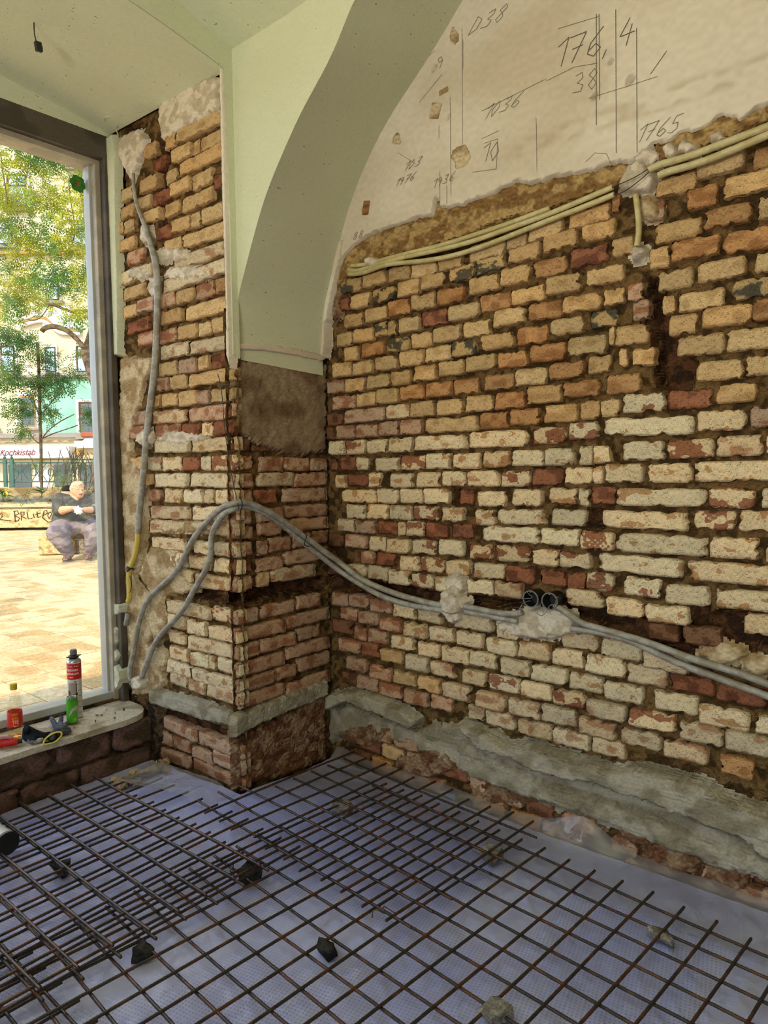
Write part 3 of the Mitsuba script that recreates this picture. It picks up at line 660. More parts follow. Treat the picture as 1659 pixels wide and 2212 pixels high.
# plaster left on the reveal beside the frame and along the pier's edge
put('wall_window__plaster_strip', patch(V_, V_.poly([(236, 300), (250, 292), (256, 330), (258, 500), (262, 640), (262, 768), (246, 768), (240, 560), (236, 420)]), 0.022, 0.005, 0.004, 0.001, 30, 81, -0.02, 0.003), 'm_paint', True)
put('wall_window__plaster_strip', patch(V_, [(-2.505, 1.94), (-2.505, 3.22), (-2.525, 3.22), (-2.527, 2.6), (-2.522, 2.2), (-2.530, 2.0)], 0.020, 0.004, 0.003, 0.001, 30, 82, -0.02, 0.003), 'm_plaster', True)
for i, (x, y, w, h) in enumerate([(265, 1312, 13, 15), (261, 1368, 11, 26), (263, 1412, 14, 18), (262, 1462, 19, 32)]):
    dab(x, y, w, h, 0.050 + 0.004 * i, 'm_flake', V_, W_, 90 + i, 'plaster_flake', -0.02, 0.003, 0.0015)
dab(309, 1473, 13, 14, 0.045, 'm_dab', V_, W_, 96, 'plaster_flake', -0.02, 0.004, 0.003)
scene['m_flake'] = matte(tone((206, 210, 192), (190, 188, 164), 22, 90, 0.2))

# -- painted wall face above and beside the window, soffit, arch, ceiling
XA = 1.985
def soffit_z(x):                                                # segmental soffit over the window
    return 3.185 + 0.115 * (1 - ((x - 0.90) / 1.06) ** 2) ** 1 if abs(x - 0.90) < 1.06 else 3.185
xs = np.linspace(-0.16, 1.955, 40); zs = np.array([soffit_z(x) for x in xs])
ys = np.linspace(2.50, 3.64, 12)
sv = np.array([(x, y, z + 0.03 * (y - 2.5)) for x, z in zip(xs, zs) for y in ys])
put('wall_window__soffit', (sv, tri(gridfaces(40, 12))[:, ::-1]), 'm_paint', True)
labels['wall_window__soffit'] = {'label': 'pale painted soffit over the window niche'}
def CZ(x, y):
    a = np.clip((1.985 - x) / 2.2, 0, 2.0); arc = 0.34 * (1 - (1 - a) ** 2)
    b = np.clip((2.52 - y) / 2.6, 0, 2.0); dome = 0.22 * (1 - (1 - b) ** 2)
    return 3.285 + arc + np.where(y < 2.52, dome * np.clip((2.10 - y) / 0.6, 0, 1), 0)
# face of the window wall above the opening: from the soffit up to the ceiling
fx = np.r_[xs, [1.962, XA + 0.004]]; lowz = np.r_[zs, [3.0, 1.93]]
fx2 = np.linspace(-0.16, XA + 0.004, 90)
rows = []
for x in fx2:
    lo = np.interp(x, xs, zs) if x <= 1.956 else 1.985
    hi = CZ(x, 2.52) + 0.012
    for k in np.linspace(0, 1, 8): rows.append((x, 2.498, lo + k * (hi - lo)))
put('wall_window__face', (np.array(rows), tri(gridfaces(90, 8))), 'm_paint', False)
put('wall_window__face', box(1.953, XA + 0.002, 2.498, 2.52, 2.0, 3.25), 'm_paint')
labels['wall_window__face'] = {'label': 'green painted wall strip above and beside the window niche'}
# arch along the right wall: left and right profiles (y, z)
PLft = [(2.515, 1.985), (2.512, 2.10), (2.500, 2.23), (2.452, 2.345), (2.385, 2.48), (2.30, 2.63), (2.195, 2.765), (2.07, 2.90), (1.95, 3.006), (1.86, 3.105), (1.79, 3.19), (1.66, 3.28), (1.45, 3.37), (1.1, 3.46), (0.6, 3.53), (0.0, 3.55), (-1.0, 3.42), (-2.0, 3.0), (-2.6, 2.4)]
PRgt = [(2.512, 1.96), (2.508, 2.10), (2.480, 2.28), (2.435, 2.415), (2.385, 2.56), (2.315, 2.72), (2.235, 2.85), (2.114, 3.000), (1.979, 3.12), (1.828, 3.244), (1.700, 3.36), (1.56, 3.47), (1.36, 3.57), (1.05, 3.66), (0.6, 3.72), (0.0, 3.74), (-1.0, 3.6), (-2.0, 3.15), (-2.6, 2.5)]
from scipy.interpolate import CubicSpline as _CS
t_ = np.linspace(0, 1, 19); tt = np.linspace(0, 1, 110)
La, Ra = _CS(t_, np.array(PLft))(tt), _CS(t_, np.array(PRgt))(tt)
av = []
for a, b in zip(La, Ra):
    for k in np.linspace(0, 1, 10):
        y, z = a + (b - a) * k; av.append((XA + (2.512 - XA) * k, y, z + 0.004 * (meshkit.noise(np.array([k * 3, y * 7, z * 7]), 3) - 0.5)))
put('ceiling__arch', (np.array(av), tri(gridfaces(110, 10))[:, ::-1]), 'm_paint', True)
labels['ceiling__arch'] = {'label': 'grey plastered arch soffit springing from the pier'}
sv = []                                                         # side of the arch, up to the ceiling
for y, z in La:
    top = max(CZ(XA, y) + 0.02, z + 0.005)
    for k in np.linspace(0, 1, 8): sv.append((XA, y, z + k * (top - z)))
put('ceiling__arch_side', (np.array(sv), tri(gridfaces(110, 8))), 'm_paint', False)
put('ceiling__arch_end', patch(PIER, PIER.poly([(498, 742), (560, 742), (640, 754), (707, 770), (703, 775), (690, 781), (640, 770), (560, 758), (498, 756)]), 0.016, 0.005, 0.004, 0.001, 30, 83, -0.02, 0.004), 'm_plaster', True)
put('ceiling__arch_edge', patch(RIGHT, RIGHT.poly([(700, 770), (702, 700), (712, 640), (728, 575), (742, 520), (750, 520), (744, 560), (732, 605), (722, 650), (716, 690), (710, 700), (712, 740), (706, 772)]), 0.034, 0.005, 0.004, 0.001, 30, 84, -0.02, 0.005), 'm_plaster', True)
cx, cy = np.linspace(-4.6, XA + 0.005, 60), np.linspace(-3.3, 2.515, 50)
cv = np.array([(x, y, CZ(x, y)) for x in cx for y in cy])
scene['ceiling'] = mikit.ply((cv, tri(gridfaces(60, 50))[:, ::-1]), 'm_paint', smooth=True)
tag('ceiling', 'pale painted vaulted ceiling meeting the arch and the window wall', kind='structure')
put('ceiling__patch', (lambda c: move(lathe([(0, 0), (0.045, 0), (0.052, 0.004), (0.05, 0.02)], 20), frame(c, (1, 0, 0), (0, 1, 0), (0, 0, -1))))(onz(249, 253, 3.245)), 'm_paint', 30)
labels['ceiling__patch'] = {'label': 'round filler patch with a loose wire in the niche soffit'}

# -- rest of the room (behind the camera and to the left)
scene['floor'] = mikit.ply(box(-4.6, 2.6, -3.3, 3.3, -0.3, 0.0), 'm_floor'); tag('floor', 'bare ground under the plastic sheet', kind='structure')
scene['wall_back'] = mikit.ply(box(-4.7, 2.7, -3.5, -3.3, -0.3, 4.6), 'm_room'); tag('wall_back', 'back wall of the room behind the camera', kind='structure')
WL = [box(-4.9, -4.6, -3.5, -2.4, -0.3, 4.6), box(-4.9, -4.6, 0.5, 3.8, -0.3, 4.6), box(-4.9, -4.6, -2.4, 0.5, 3.2, 4.6), box(-4.9, -4.6, -2.4, 0.5, -0.3, 0.15)]
scene['wall_left'] = mikit.ply(join(*WL), 'm_room'); tag('wall_left', 'far left wall of the room outside the picture', kind='structure')
put('wall_right__core', box(2.68, 2.9, -3.4, 3.8, -0.3, 4.6), 'm_room'); put('wall_right__core', box(2.545, 2.69, -3.3, 0.24, -0.1, 4.6), 'm_joint'); put('wall_right__core', box(2.56, 2.69, 0.2, 2.6, 3.0, 4.6), 'm_room')
put('wall_window__core', box(2.06, 2.9, 2.64, 3.78, -0.3, 4.6), 'm_room')
put('wall_window__core', box(-4.7, 2.6, 2.54, 3.72, 3.42, 4.6), 'm_room'); put('wall_window__core', box(-0.75, -0.16, 2.5, 3.72, -0.3, 3.5), 'm_room')
put('wall_window__core', box(-4.7, -4.2, 2.5, 3.72, -0.3, 3.6), 'm_room'); put('wall_window__core', box(-4.25, -0.7, 2.52, 3.72, 3.15, 3.75), 'm_room')
put('wall_window__core', box(-4.25, -0.7, 3.3, 3.72, -0.3, 0.25), 'm_room')
put('ceiling__slab', box(-4.8, 2.9, -3.5, 3.8, 4.5, 4.75), 'm_room')
put('wall_window__lintel', box(-0.2, 1.99, 3.66, 3.74, 3.20, 3.5), 'm_room'); put('wall_window__lintel', box(-0.2, 2.0, 3.46, 3.70, 3.19, 3.34), 'm_paint')

# -- parapet and sill
YP = 3.225
PAR = Wall('y', YP)
put('wall_window__parapet_core', box(-0.2, 2.0, YP + 0.012, 3.74, -0.1, 0.235), 'm_dirt')
put('wall_window__parapet_core', box(-0.2, 2.0, 3.47, 3.74, 0.20, 0.262), 'm_dirt')
z1, z2 = 0.245, 0.105
def block(s0, s1, t0, t1, seed):
    r_ = np.random.default_rng(seed); v, f, uv = brick_mesh(PAR, s0, s1, (t0 + t1) / 2, t1 - t0, 'd', r_, 900 + seed, 0.004, 14, 8, 0.05)
    put('wall_window__parapet_stone', (v, f), 'm_parapet', True)
for j, (t0, t1, xs_) in enumerate([(0.112, 0.250, [-0.16, 0.35, 0.85, 1.445, 1.72, 1.95]), (0.0, 0.103, [-0.16, 0.2, 0.7, 1.28, 1.555, 1.95])]):
    for i in range(len(xs_) - 1): block(xs_[i] + 0.006, xs_[i + 1] - 0.006, t0, t1, j * 10 + i)
out = [(-0.16, 3.19)] + [(x, 3.188 + 0.014 * (meshkit.fbm(np.array([x * 9, 0, 0]), 3, 4) - 0.5)) for x in np.linspace(0, 1.78, 40)] + [(1.84, 3.20), (1.89, 3.225), (1.925, 3.27), (1.945, 3.33), (1.95, 3.53), (-0.16, 3.53)]
from shapely.geometry import Polygon
sl = trimesh.creation.extrude_polygon(Polygon(out), 0.028, engine='earcut'); sl.apply_translation((0, 0, 0.250))
put('window_1__sill', sl, 'm_sill')
labels['window_1__sill'] = {'label': 'worn pale sill slab with a ragged front edge'}

# -- window: outer frame, sash, glass
labels['window_1'] = {'label': 'tall shop window with a dark outer frame and pale sash', 'kind': 'structure'}
XL, XR_ = -0.16, 1.953
put('window_1__frame', box(1.915, XR_, 3.455, 3.60, 0.24, 3.19, 0.004), 'm_frame_dark'); put('window_1__frame', box(XL, 1.95, 3.455, 3.60, 3.085, 3.20, 0.004), 'm_frame_dark')
put('window_1__frame', box(XL, 1.93, 3.50, 3.62, 0.235, 0.292, 0.004), 'm_dirt'); put('window_1__frame', box(XL, XL + 0.05, 3.455, 3.60, 0.24, 3.19, 0.004), 'm_frame_dark')
put('window_1__sash', box(1.888, 1.918, 3.50, 3.625, 0.285, 3.09, 0.003), 'm_frame_light'); put('window_1__sash', box(XL, 1.90, 3.50, 3.625, 3.060, 3.088, 0.003), 'm_frame_light')
put('window_1__sash', box(XL, 1.905, 3.512, 3.62, 0.290, 0.330, 0.003), 'm_frame_metal'); put('window_1__sash', box(1.876, 1.892, 3.54, 3.60, 0.32, 3.07, 0.002), 'm_frame_metal')
gx0, gx1 = XL + 0.05, 1.888
put('window_1__pane', (np.array([(gx0, 3.585, 0.32), (gx1, 3.585, 0.32), (gx1, 3.585, 3.07), (gx0, 3.585, 3.07)]), np.array([[0, 1, 2], [0, 2, 3]])), 'm_glass')
# flower sticker on the glass
c = ony(168, 397, 3.58); th = np.linspace(0, 2 * PI, 73)[:-1]
r = 0.043 * (0.80 + 0.20 * np.abs(np.cos(3 * th + 0.4)) ** 0.6 + 0.03 * np.cos(18 * th))
from shapely.geometry import Polygon as _Pg
def plate(pts, t): 
    g = trimesh.creation.extrude_polygon(_Pg(pts), t, engine='earcut'); return vf(g)
MY = frame(c, (1, 0, 0), (0, 0, 1), (0, -1, 0))
k = root('window_sticker'); tag(k, 'green flower sticker on the window glass', 'sticker')
scene['m_green'] = diffuse(tone((36, 120, 50), (70, 132, 40), 50, 100, 0.2), 0.5, 0.3)
put(f'{k}__petals', move(plate(np.stack([r * np.cos(th), r * np.sin(th)], 1), 0.002), MY), 'm_green')
put(f'{k}__eye', move(plate(np.stack([0.013 * np.cos(th), 0.013 * np.sin(th)], 1), 0.003), MY), 'm_wood')
labels[f'{k}__eye'] = {'label': 'brown flower centre'}

# ------------------------------------------------------------------ things on the walls: conduits, boxes, wires
def P3(spec):
    out = []
    for e in spec:
        px, py, pl = e; kind, v = pl[0], float(pl[1:])
        out.append({'x': onx, 'y': ony, 'z': onz}[kind](px, py, v))
    return np.array(out)
def rows(pts, pl): return [(x, y, pl) for x, y in pts]
V1 = 'x1.928'
# upright conduit on the reveal
k = root('conduit'); tag(k, 'grey conduit running up the reveal with a bright yellow lower end', 'conduit')
up = P3(rows([(288, 375), (291, 420), (299, 452), (314, 490), (326, 530), (336, 570), (340, 610), (340, 660), (338, 720), (334, 790), (326, 860), (318, 930), (311, 1010), (304, 1080), (298, 1152)], V1))
q = smooth_path(up, 0.012); put(f'{k}__tube', tube(q, np.interp(np.linspace(0, 1, len(q)), [0, .12, .25, 1], [.0085, .0105, .0155, .0165]), 12), 'm_pipe_grey', True)
lo = P3(rows([(298, 1150), (296, 1180), (290, 1205), (282, 1225), (279, 1245), (280, 1275), (277, 1300)], V1))
put(f'{k}__yellow_end', corrugated(lo, 0.0145, 0.010, 0.05, 12), 'm_pipe_bright', True); labels[f'{k}__yellow_end'] = {'label': 'bright yellow lower end'}
q = smooth_path(P3(rows([(279, 1226), (282, 1232)], 'x1.925')), 0.004); put(f'{k}__clip', tube(q, 0.019, 12), 'm_black', 30)
q = smooth_path(P3(rows([(280, 1245), (284, 1262), (280, 1280)], 'x1.908')), 0.008); put(f'{k}__wire', tube(q, 0.002, 6), 'm_black', True)
put(f'{k}__stub', tube(smooth_path(P3(rows([(276, 1325), (272, 1350)], 'x1.93')), 0.01), 0.013, 10), 'm_pipe_grey', True)
# the two arching conduits, from the sill corner around the pier to the boxes
A_ = P3(rows([(284, 1470), (281, 1448), (286, 1420), (292, 1390), (298, 1355), (306, 1325), (322, 1292), (352, 1262), (384, 1228), (404, 1190), (420, 1160), (446, 1128), (472, 1102)], V1)[:-1] + rows([(472, 1102)], 'x1.92')
        + [(498, 1089, 'y2.47'), (524, 1084, 'y2.45'), (552, 1092, 'y2.44'), (592, 1112, 'y2.43'), (632, 1140, 'y2.42'), (668, 1166, 'y2.41'), (702, 1192, 'y2.39'), (738, 1218, 'y2.36'), (772, 1245, 'x2.48'), (822, 1270, 'x2.495'), (880, 1290, 'x2.50'), (940, 1305, 'x2.505'), (970, 1310, 'x2.51')])
B_ = P3(rows([(306, 1462), (314, 1442), (330, 1400), (350, 1368), (385, 1330), (410, 1292), (430, 1255), (448, 1222), (456, 1185), (458, 1155), (474, 1122)], 'x1.925')
        + [(498, 1102, 'y2.48'), (524, 1094, 'y2.47'), (552, 1099, 'y2.46'), (592, 1121, 'y2.45'), (630, 1150, 'y2.44'), (655, 1172, 'y2.43'), (695, 1203, 'y2.41'), (735, 1234, 'y2.38'), (772, 1258, 'x2.49'), (822, 1286, 'x2.50'), (880, 1305, 'x2.505'), (940, 1316, 'x2.505'), (970, 1320, 'x2.51')])
for nm, P, lab in (('A', A_, 'grey conduit arching over the pier corner, upper of the two'), ('B', B_, 'grey conduit arching over the pier corner, lower of the two')):
    k = root('conduit'); tag(k, lab, 'conduit'); scene[k] = mikit.ply(corrugated(P, 0.0135, 0.006, 0.035, 12), 'm_pipe_grey', smooth=True)
for P, r, lab, plane in (([(1005, 1309), (1030, 1315), (1065, 1322), (1098, 1326), (1128, 1322)], 0.0125, 'short grey conduit entering the left socket box', 'x2.50'),
                  ([(1005, 1322), (1040, 1327), (1075, 1334), (1105, 1340), (1118, 1343)], 0.0125, 'short grey conduit below the left socket box, ending in the plaster', 'x2.505')):
    k = root('conduit'); tag(k, lab, 'conduit'); scene[k] = mikit.ply(corrugated(P3(rows(P, plane)), r, 0.006, 0.03, 12), 'm_pipe_grey', smooth=True)
for P, lab, plane in (([(1200, 1312), (1222, 1322), (1250, 1342), (1290, 1356), (1340, 1370), (1400, 1388), (1460, 1410), (1530, 1434), (1590, 1452), (1670, 1482), (1760, 1520)], 'ribbed grey conduit sloping right from the socket boxes, upper one', 'x2.49'),
                      ([(1234, 1357), (1262, 1361), (1310, 1369), (1360, 1384), (1420, 1411), (1480, 1438), (1540, 1460), (1600, 1482), (1670, 1508), (1760, 1545)], 'ribbed grey conduit sloping right from the plaster, lower one', 'x2.50')):
    k = root('conduit'); tag(k, lab, 'conduit'); scene[k] = mikit.ply(corrugated(P3(rows(P, plane)), 0.0125, 0.006, 0.08, 12), 'm_pipe_grey', smooth=True)
for P, lab, plane in (([(760, 574), (778, 573), (800, 569), (832, 560), (900, 543), (960, 528), (1020, 509), (1090, 486), (1155, 462), (1188, 450)], 'yellow conduit under the plaster edge, top one of three', 'x2.505'),
                      ([(753, 583), (775, 584), (800, 577), (832, 566), (900, 550), (960, 537), (1020, 521), (1090, 497), (1160, 472), (1240, 440), (1324, 404)], 'yellow conduit under the plaster edge, middle one of three', 'x2.495'),
                      ([(754, 592), (775, 591), (800, 584), (832, 573), (900, 565), (960, 556), (1020, 540), (1090, 514), (1160, 486), (1240, 455), (1327, 420)], 'yellow conduit under the plaster edge, lowest of three', 'x2.497')):
    k = root('conduit'); tag(k, lab, 'conduit'); scene[k] = mikit.ply(corrugated(P3(rows(P, plane)), 0.0102, 0.005, 0.03, 12), 'm_pipe_yellow', smooth=True)
for P, lab, plane, r in (([(1402, 368), (1420, 358), (1480, 340), (1560, 311), (1660, 273), (1740, 240)], 'yellow ribbed conduit at the upper right, top one of two', 'x2.485', 0.0125),
                      ([(1422, 380), (1450, 369), (1500, 355), (1580, 325), (1660, 291), (1740, 258)], 'yellow ribbed conduit at the upper right, lower of two', 'x2.488', 0.0125),
                      ([(1373, 420), (1377, 450), (1380, 490), (1379, 510), (1376, 532)], 'short upright yellow conduit stub between the filler patches', 'x2.49', 0.0105)):
    k = root('conduit'); tag(k, lab, 'conduit'); scene[k] = mikit.ply(corrugated(P3(rows(P, plane)), r, 0.006, 0.08, 12), 'm_pipe_yellow', smooth=True)
dab(812, 569, 12, 12, 0.052, seed=18, name='mortar_dab', rag=0.004, rough=0.004)
dab(985, 1304, 20, 24, 0.052, seed=19, rag=0.008, rough=0.008)
for P, lab in (([(1322, 405), (1345, 395), (1380, 378), (1420, 345)], 'thin black wire leaving the yellow conduits, upper'), ([(1326, 420), (1345, 415), (1375, 395), (1402, 372)], 'thin black wire leaving the yellow conduits, lower')):
    k = root('wire'); tag(k, lab, 'wire'); scene[k] = mikit.ply(tube(smooth_path(P3(rows(P, 'x2.485')), 0.01), 0.0016, 6), 'm_black', smooth=True)
k = root('wire'); tag(k, 'thin black tie wire hanging down the pier edge to the arching conduits', 'wire')
put(f'{k}__strand', tube(smooth_path(P3([(470, 808, 'x1.935'), (476, 830, 'x1.93'), (481, 870, 'x1.93'), (484, 910, 'x1.93'), (489, 955, 'x1.93'), (496, 1000, 'x1.93'), (504, 1045, 'y2.49'), (512, 1080, 'y2.45'), (516, 1100, 'y2.44')]), 0.012), 0.0017, 6), 'm_black', True)
put(f'{k}__loop', tube(smooth_path(P3([(517, 1076, 'y2.43'), (522, 1082, 'y2.42'), (523, 1092, 'y2.42'), (520, 1100, 'y2.43')]), 0.004), 0.003, 6), 'm_black', True)
put(f'{k}__nail', tube(smooth_path(P3(rows([(474, 830), (500, 832)], 'x1.93')), 0.01), 0.0016, 6), 'm_black', True)
k = root('wire'); tag(k, 'thin binding wire twisted around the two conduits right of the pier', 'wire'); scene[k] = mikit.ply(tube(smooth_path(P3([(655, 1150, 'y2.39'), (662, 1160, 'y2.385'), (658, 1172, 'y2.385'), (668, 1180, 'y2.39')]), 0.004), 0.0022, 6), 'm_black', smooth=True)
# twin socket boxes
for px, py, lab in ((1146, 1294, 'round black socket box, left one of the pair in the wall'), (1187, 1299, 'round black socket box, right one of the pair in the wall')):
    c = onx(px, py, 2.475); M = frame(c, (0, -1, 0), (0, 0, 1), (-1, 0, 0)); k = root('socket_box'); tag(k, lab, 'socket box')
    R_ = 0.0335
    put(f'{k}__shell', move(lathe([(0.0, -0.062), (R_ - .003, -0.062), (R_ - .003, 0), (R_, 0.001), (R_, -0.064), (0, -0.064)], 36), M), 'm_black', 40)
    put(f'{k}__rim', move(lathe([(R_ - .0035, -0.004), (R_ - .0035, .0015), (R_ + .0008, .0015), (R_ + .0008, -.004)], 36), M), 'm_rim', 40)
    put(f'{k}__stud', move(box(-.003, .003, R_ - .008, R_ - .001, -0.02, 0.002), M), 'm_rim')
scene['m_rim'] = flat(120, 122, 120, 0.5, 0.4)
for P, lab in (([(1120, 1292), (1140, 1293), (1150, 1290), (1143, 1284), (1140, 1278)], 'thin wire poking into the left socket box'), ([(1118, 1325), (1126, 1308), (1136, 1300), (1146, 1298)], 'thin wire looping out of the left socket box'),
               ([(1160, 1322), (1170, 1330), (1180, 1322), (1186, 1310), (1194, 1306), (1198, 1314), (1190, 1318), (1186, 1310), (1198, 1305), (1202, 1292), (1206, 1290)], 'thin wire coiled at the right socket box')):
    k = root('wire'); tag(k, lab, 'wire'); scene[k] = mikit.ply(tube(smooth_path(P3(rows(P, 'x2.468')), 0.003), 0.0013, 6), 'm_rim', smooth=True)
# cable hanging from the niche soffit
k = root('hanging_cable'); tag(k, 'thin dark cable hanging from the niche soffit with a small plug', 'cable')
for dx in (0, 4):
    put(f'{k}__cord', tube(smooth_path(P3(rows([(74 + dx, -40), (70 + dx, 0), (69 + dx * .7, 30), (73, 48), (74, 68), (80, 92)], 'y2.95')), 0.008), 0.0024, 6), 'm_cable', True)
scene['m_cable'] = flat(70, 62, 46, 0.6, 0.3)
c = ony(83, 101, 2.95); put(f'{k}__plug', move(box(-.013, .013, -.008, .008, -.018, .018, .002), frame(c, (1, 0, .15), (0, 1, 0), (-.15, 0, 1))), 'm_black')
put(f'{k}__plug_pin', move(box(-.004, .015, -.006, .006, -.006, .002), frame(c, (1, 0, .15), (0, 1, 0), (-.15, 0, 1))), 'm_rim')
k = root('wire'); tag(k, 'short loose pale wire under the round soffit patch', 'wire'); scene[k] = mikit.ply(tube(smooth_path(P3([(249, 250, 'y3.36'), (254, 262, 'y3.35'), (252, 275, 'y3.34'), (256, 292, 'y3.33')]), 0.008), 0.003, 6), 'm_dab', smooth=True)

# pencil marks on the plaster field
GL = {'1': [[(.1, .75), (.5, 1), (.4, 0)]], '7': [[(0, .95), (.7, 1), (.3, 0)], [(.2, .5), (.65, .55)]], '6': [[(.6, 1), (.15, .5), (.1, .15), (.4, 0), (.65, .25), (.4, .45), (.12, .25)]], '4': [[(.35, 1), (.05, .4), (.7, .45)], [(.5, .75), (.42, 0)]],
      ',': [[(.1, .1), (0, -.2)]], '5': [[(.65, 1), (.2, .95), (.12, .55), (.5, .55), (.6, .2), (.3, 0), (0, .1)]], '3': [[(.1, .9), (.5, 1), (.55, .7), (.25, .52), (.6, .35), (.5, .05), (0, .1)]], '8': [[(.4, .5), (.1, .75), (.4, 1), (.6, .75), (.1, .25), (.35, 0), (.6, .25), (.4, .5)]],
      '0': [[(.35, 1), (.05, .5), (.3, 0), (.6, .5), (.35, 1)]], '9': [[(.6, .7), (.3, .5), (.1, .75), (.35, 1), (.6, .7), (.45, 0)]], 'D': [[(.1, 0), (.15, 1), (.6, .7), (.55, .2), (.1, 0)]], '2': [[(.1, .8), (.4, 1), (.6, .75), (.05, 0), (.65, .05)]], '/': [[(0, 0), (.5, 1)]]}
def ribbon(pts, wdt=0.0018):
    out = []
    for a, b in zip(pts[:-1], pts[1:]):
        (s0, t0), (s1, t1) = RIGHT.st(*a, 0.028), RIGHT.st(*b, 0.028); L = math.hypot(s1 - s0, t1 - t0) + 1e-9; nx_, nt_ = -(t1 - t0) / L * wdt / 2, (s1 - s0) / L * wdt / 2
        out.append((RIGHT.world(np.array([s0 - nx_, s1 - nx_, s1 + nx_, s0 + nx_]), np.array([t0 - nt_, t1 - nt_, t1 + nt_, t0 + nt_]), np.full(4, 0.0284)), np.array([[0, 1, 2, 3]])))
    return join(*out)
def write(txt, x, y, hgt, slope, lean=0.25, wdt=0.0018, gap=0.9):
    ms = []
    for ch in txt:
        for st_ in GL.get(ch, []): ms.append(ribbon([(x + hgt * (a * .8 + lean * b), y - hgt * b + slope * (hgt * a * .8)) for a, b in st_], wdt))
        w_ = hgt * (0.75 if ch not in ',1' else 0.5) * gap; x += w_; y += slope * w_
    put('wall_right__pencil_mark', join(*ms), 'm_pencil')
write('176,4', 1192, 150, 62, -0.32, 0.2, 0.003); write('D38', 1008, 78, 40, -0.45, .5); write('1036', 1038, 262, 34, -0.42, .5); write('103', 868, 372, 22, -0.4, .5); write('1976', 850, 405, 18, -0.4, .5)
write('1765', 1368, 312, 40, -0.3, .4); write('9', 940, 148, 26, 0, .2); write('1936', 932, 408, 20, -.4, .3); write('88', 760, 520, 18, -.3, .3); write('10', 1036, 350, 40, -.1, .2, .002); write('38', 1236, 205, 44, -.3, .1)
for ln in ([(1288, 30), (1288, 270)], [(1294, 30), (1295, 215)], [(998, 60), (999, 330)], [(1000, 85), (1000, 150)], [(948, 270), (948, 300)], [(1158, 255), (1160, 370)], [(1330, 20), (1331, 330)], [(1375, 60), (1376, 330)], [(965, 400), (965, 440)], [(972, 210), (974, 420)], [(950, 370), (950, 430)],
           [(1205, 62), (1295, 35)], [(1180, 175), (1240, 145), (1292, 136)], [(1272, 212), (1360, 185), (1420, 165)], [(1040, 240), (1180, 170)], [(1040, 300), (1078, 282)], [(1045, 310), (1075, 300), (1072, 365), (1020, 372)], [(905, 222), (955, 160)], [(780, 240), (940, 110)], [(860, 330), (900, 355)], [(1405, 160), (1440, 110)], [(1265, 350), (1285, 330), (1310, 332), (1320, 355)]):
    put('wall_right__pencil_mark', ribbon(ln, 0.0022 if len(ln) == 2 and ln[0][0] > 1280 else 0.0014), 'm_pencil')

# ------------------------------------------------------------------ floor: plastic sheet, film, rebar meshes, spacer stones
def sheet_z(X, Y):
    z = 0.030 + 0.020 * (meshkit.fbm(np.stack([X * 2.2, Y * 2.2, X * 0], -1), 3, 3) - 0.5) + 0.030 * np.clip(0.12 - np.abs(meshkit.fbm(np.stack([X * 4 + Y * 3, Y * 6 - X * 4, X * 0 + 3], -1), 3, 8) - 0.5), 0, 1) + 0.02 * np.clip(0.08 - np.abs(meshkit.fbm(np.stack([X * 7 - Y * 6, Y * 4 + X * 2, X * 0 + 8], -1), 2, 18) - 0.5), 0, 1)
    z = z + 0.028 * np.exp(-((X - 1.92) ** 2 + (Y - 2.50) ** 2) / 0.12)
    return z
sx, sy = np.meshgrid(np.linspace(-1.2, 2.50, 320), np.linspace(-1.0, 3.20, 360), indexing='ij')
v = np.stack([sx, sy, sheet_z(sx, sy)], -1).reshape(-1, 3); q = gridfaces(320, 360)
cut = ((sx > 1.93) & (sy > 2.49)).reshape(-1)[q].any(1)
scene['plastic_sheet'] = mikit.ply((v, tri(q[~cut])), 'm_sheet', smooth=True)
tag('plastic_sheet', 'pale lavender plastic sheet with small dimples covering the floor under the steel mesh', 'plastic sheet')
# clear film: along the right wall and in front of the niche
k = root('clear_film'); tag(k, 'loose clear film rucked up along the foot of the right wall', 'plastic film')
yy = np.linspace(-0.6, 2.45, 160); uu = np.linspace(0, 1, 26)
Yg, Ug = np.meshgrid(yy, uu, indexing='ij')
run = 0.012 + 0.05 * meshkit.fbm(np.stack([Yg * 2.4, Yg * 0, Yg * 0], -1), 2, 5) + 0.07 * np.exp(-((Yg - 1.12) / 0.10) ** 2)
w_ = 0.30 + 0.12 * meshkit.fbm(np.stack([Yg * 1.7, Yg * 0 + 4, Yg * 0], -1), 2, 6)
fold = 0.022 * (meshkit.fbm(np.stack([Yg * 13 + Ug * 3, Ug * 2.5, Yg * 0], -1), 3, 7) - 0.5)
X = 2.515 - w_ * (1 - Ug) - 0.004 + 0 * Yg; X = np.where(Ug > 0.72, 2.515 - w_ * 0.28 * (1 - Ug) / 0.28 * 0.55, 2.515 - w_ * (0.154 + (0.72 - Ug)))
Z = sheet_z(X, Yg) + 0.006 + run * ss(0.62, 1.0, Ug) + fold * (0.3 + Ug) + 0.004
scene[k] = mikit.ply((np.stack([np.minimum(X - np.abs(fold) * ss(.6, 1, Ug), 2.512), Yg, np.maximum(Z, sheet_z(X, Yg) + 0.003)], -1).reshape(-1, 3), tri(gridfaces(160, 26))), 'm_film', smooth=True)
k = root('clear_film'); tag(k, 'clear film draped over the steel mesh at the foot of the niche', 'plastic film')
Pq = np.array([onz(*p, 0.10)[:2] for p in [(255, 1690), (345, 1648), (510, 1700), (430, 1722), (330, 1705)]])
a, b = np.meshgrid(np.linspace(0, 1, 50), np.linspace(0, 1, 40), indexing='ij')
c00, c10, c11, c01 = Pq[0], Pq[1], Pq[2], Pq[3]
XY = (c00 * ((1 - a) * (1 - b))[..., None] + c10 * (a * (1 - b))[..., None] + c11 * (a * b)[..., None] + c01 * ((1 - a) * b)[..., None])
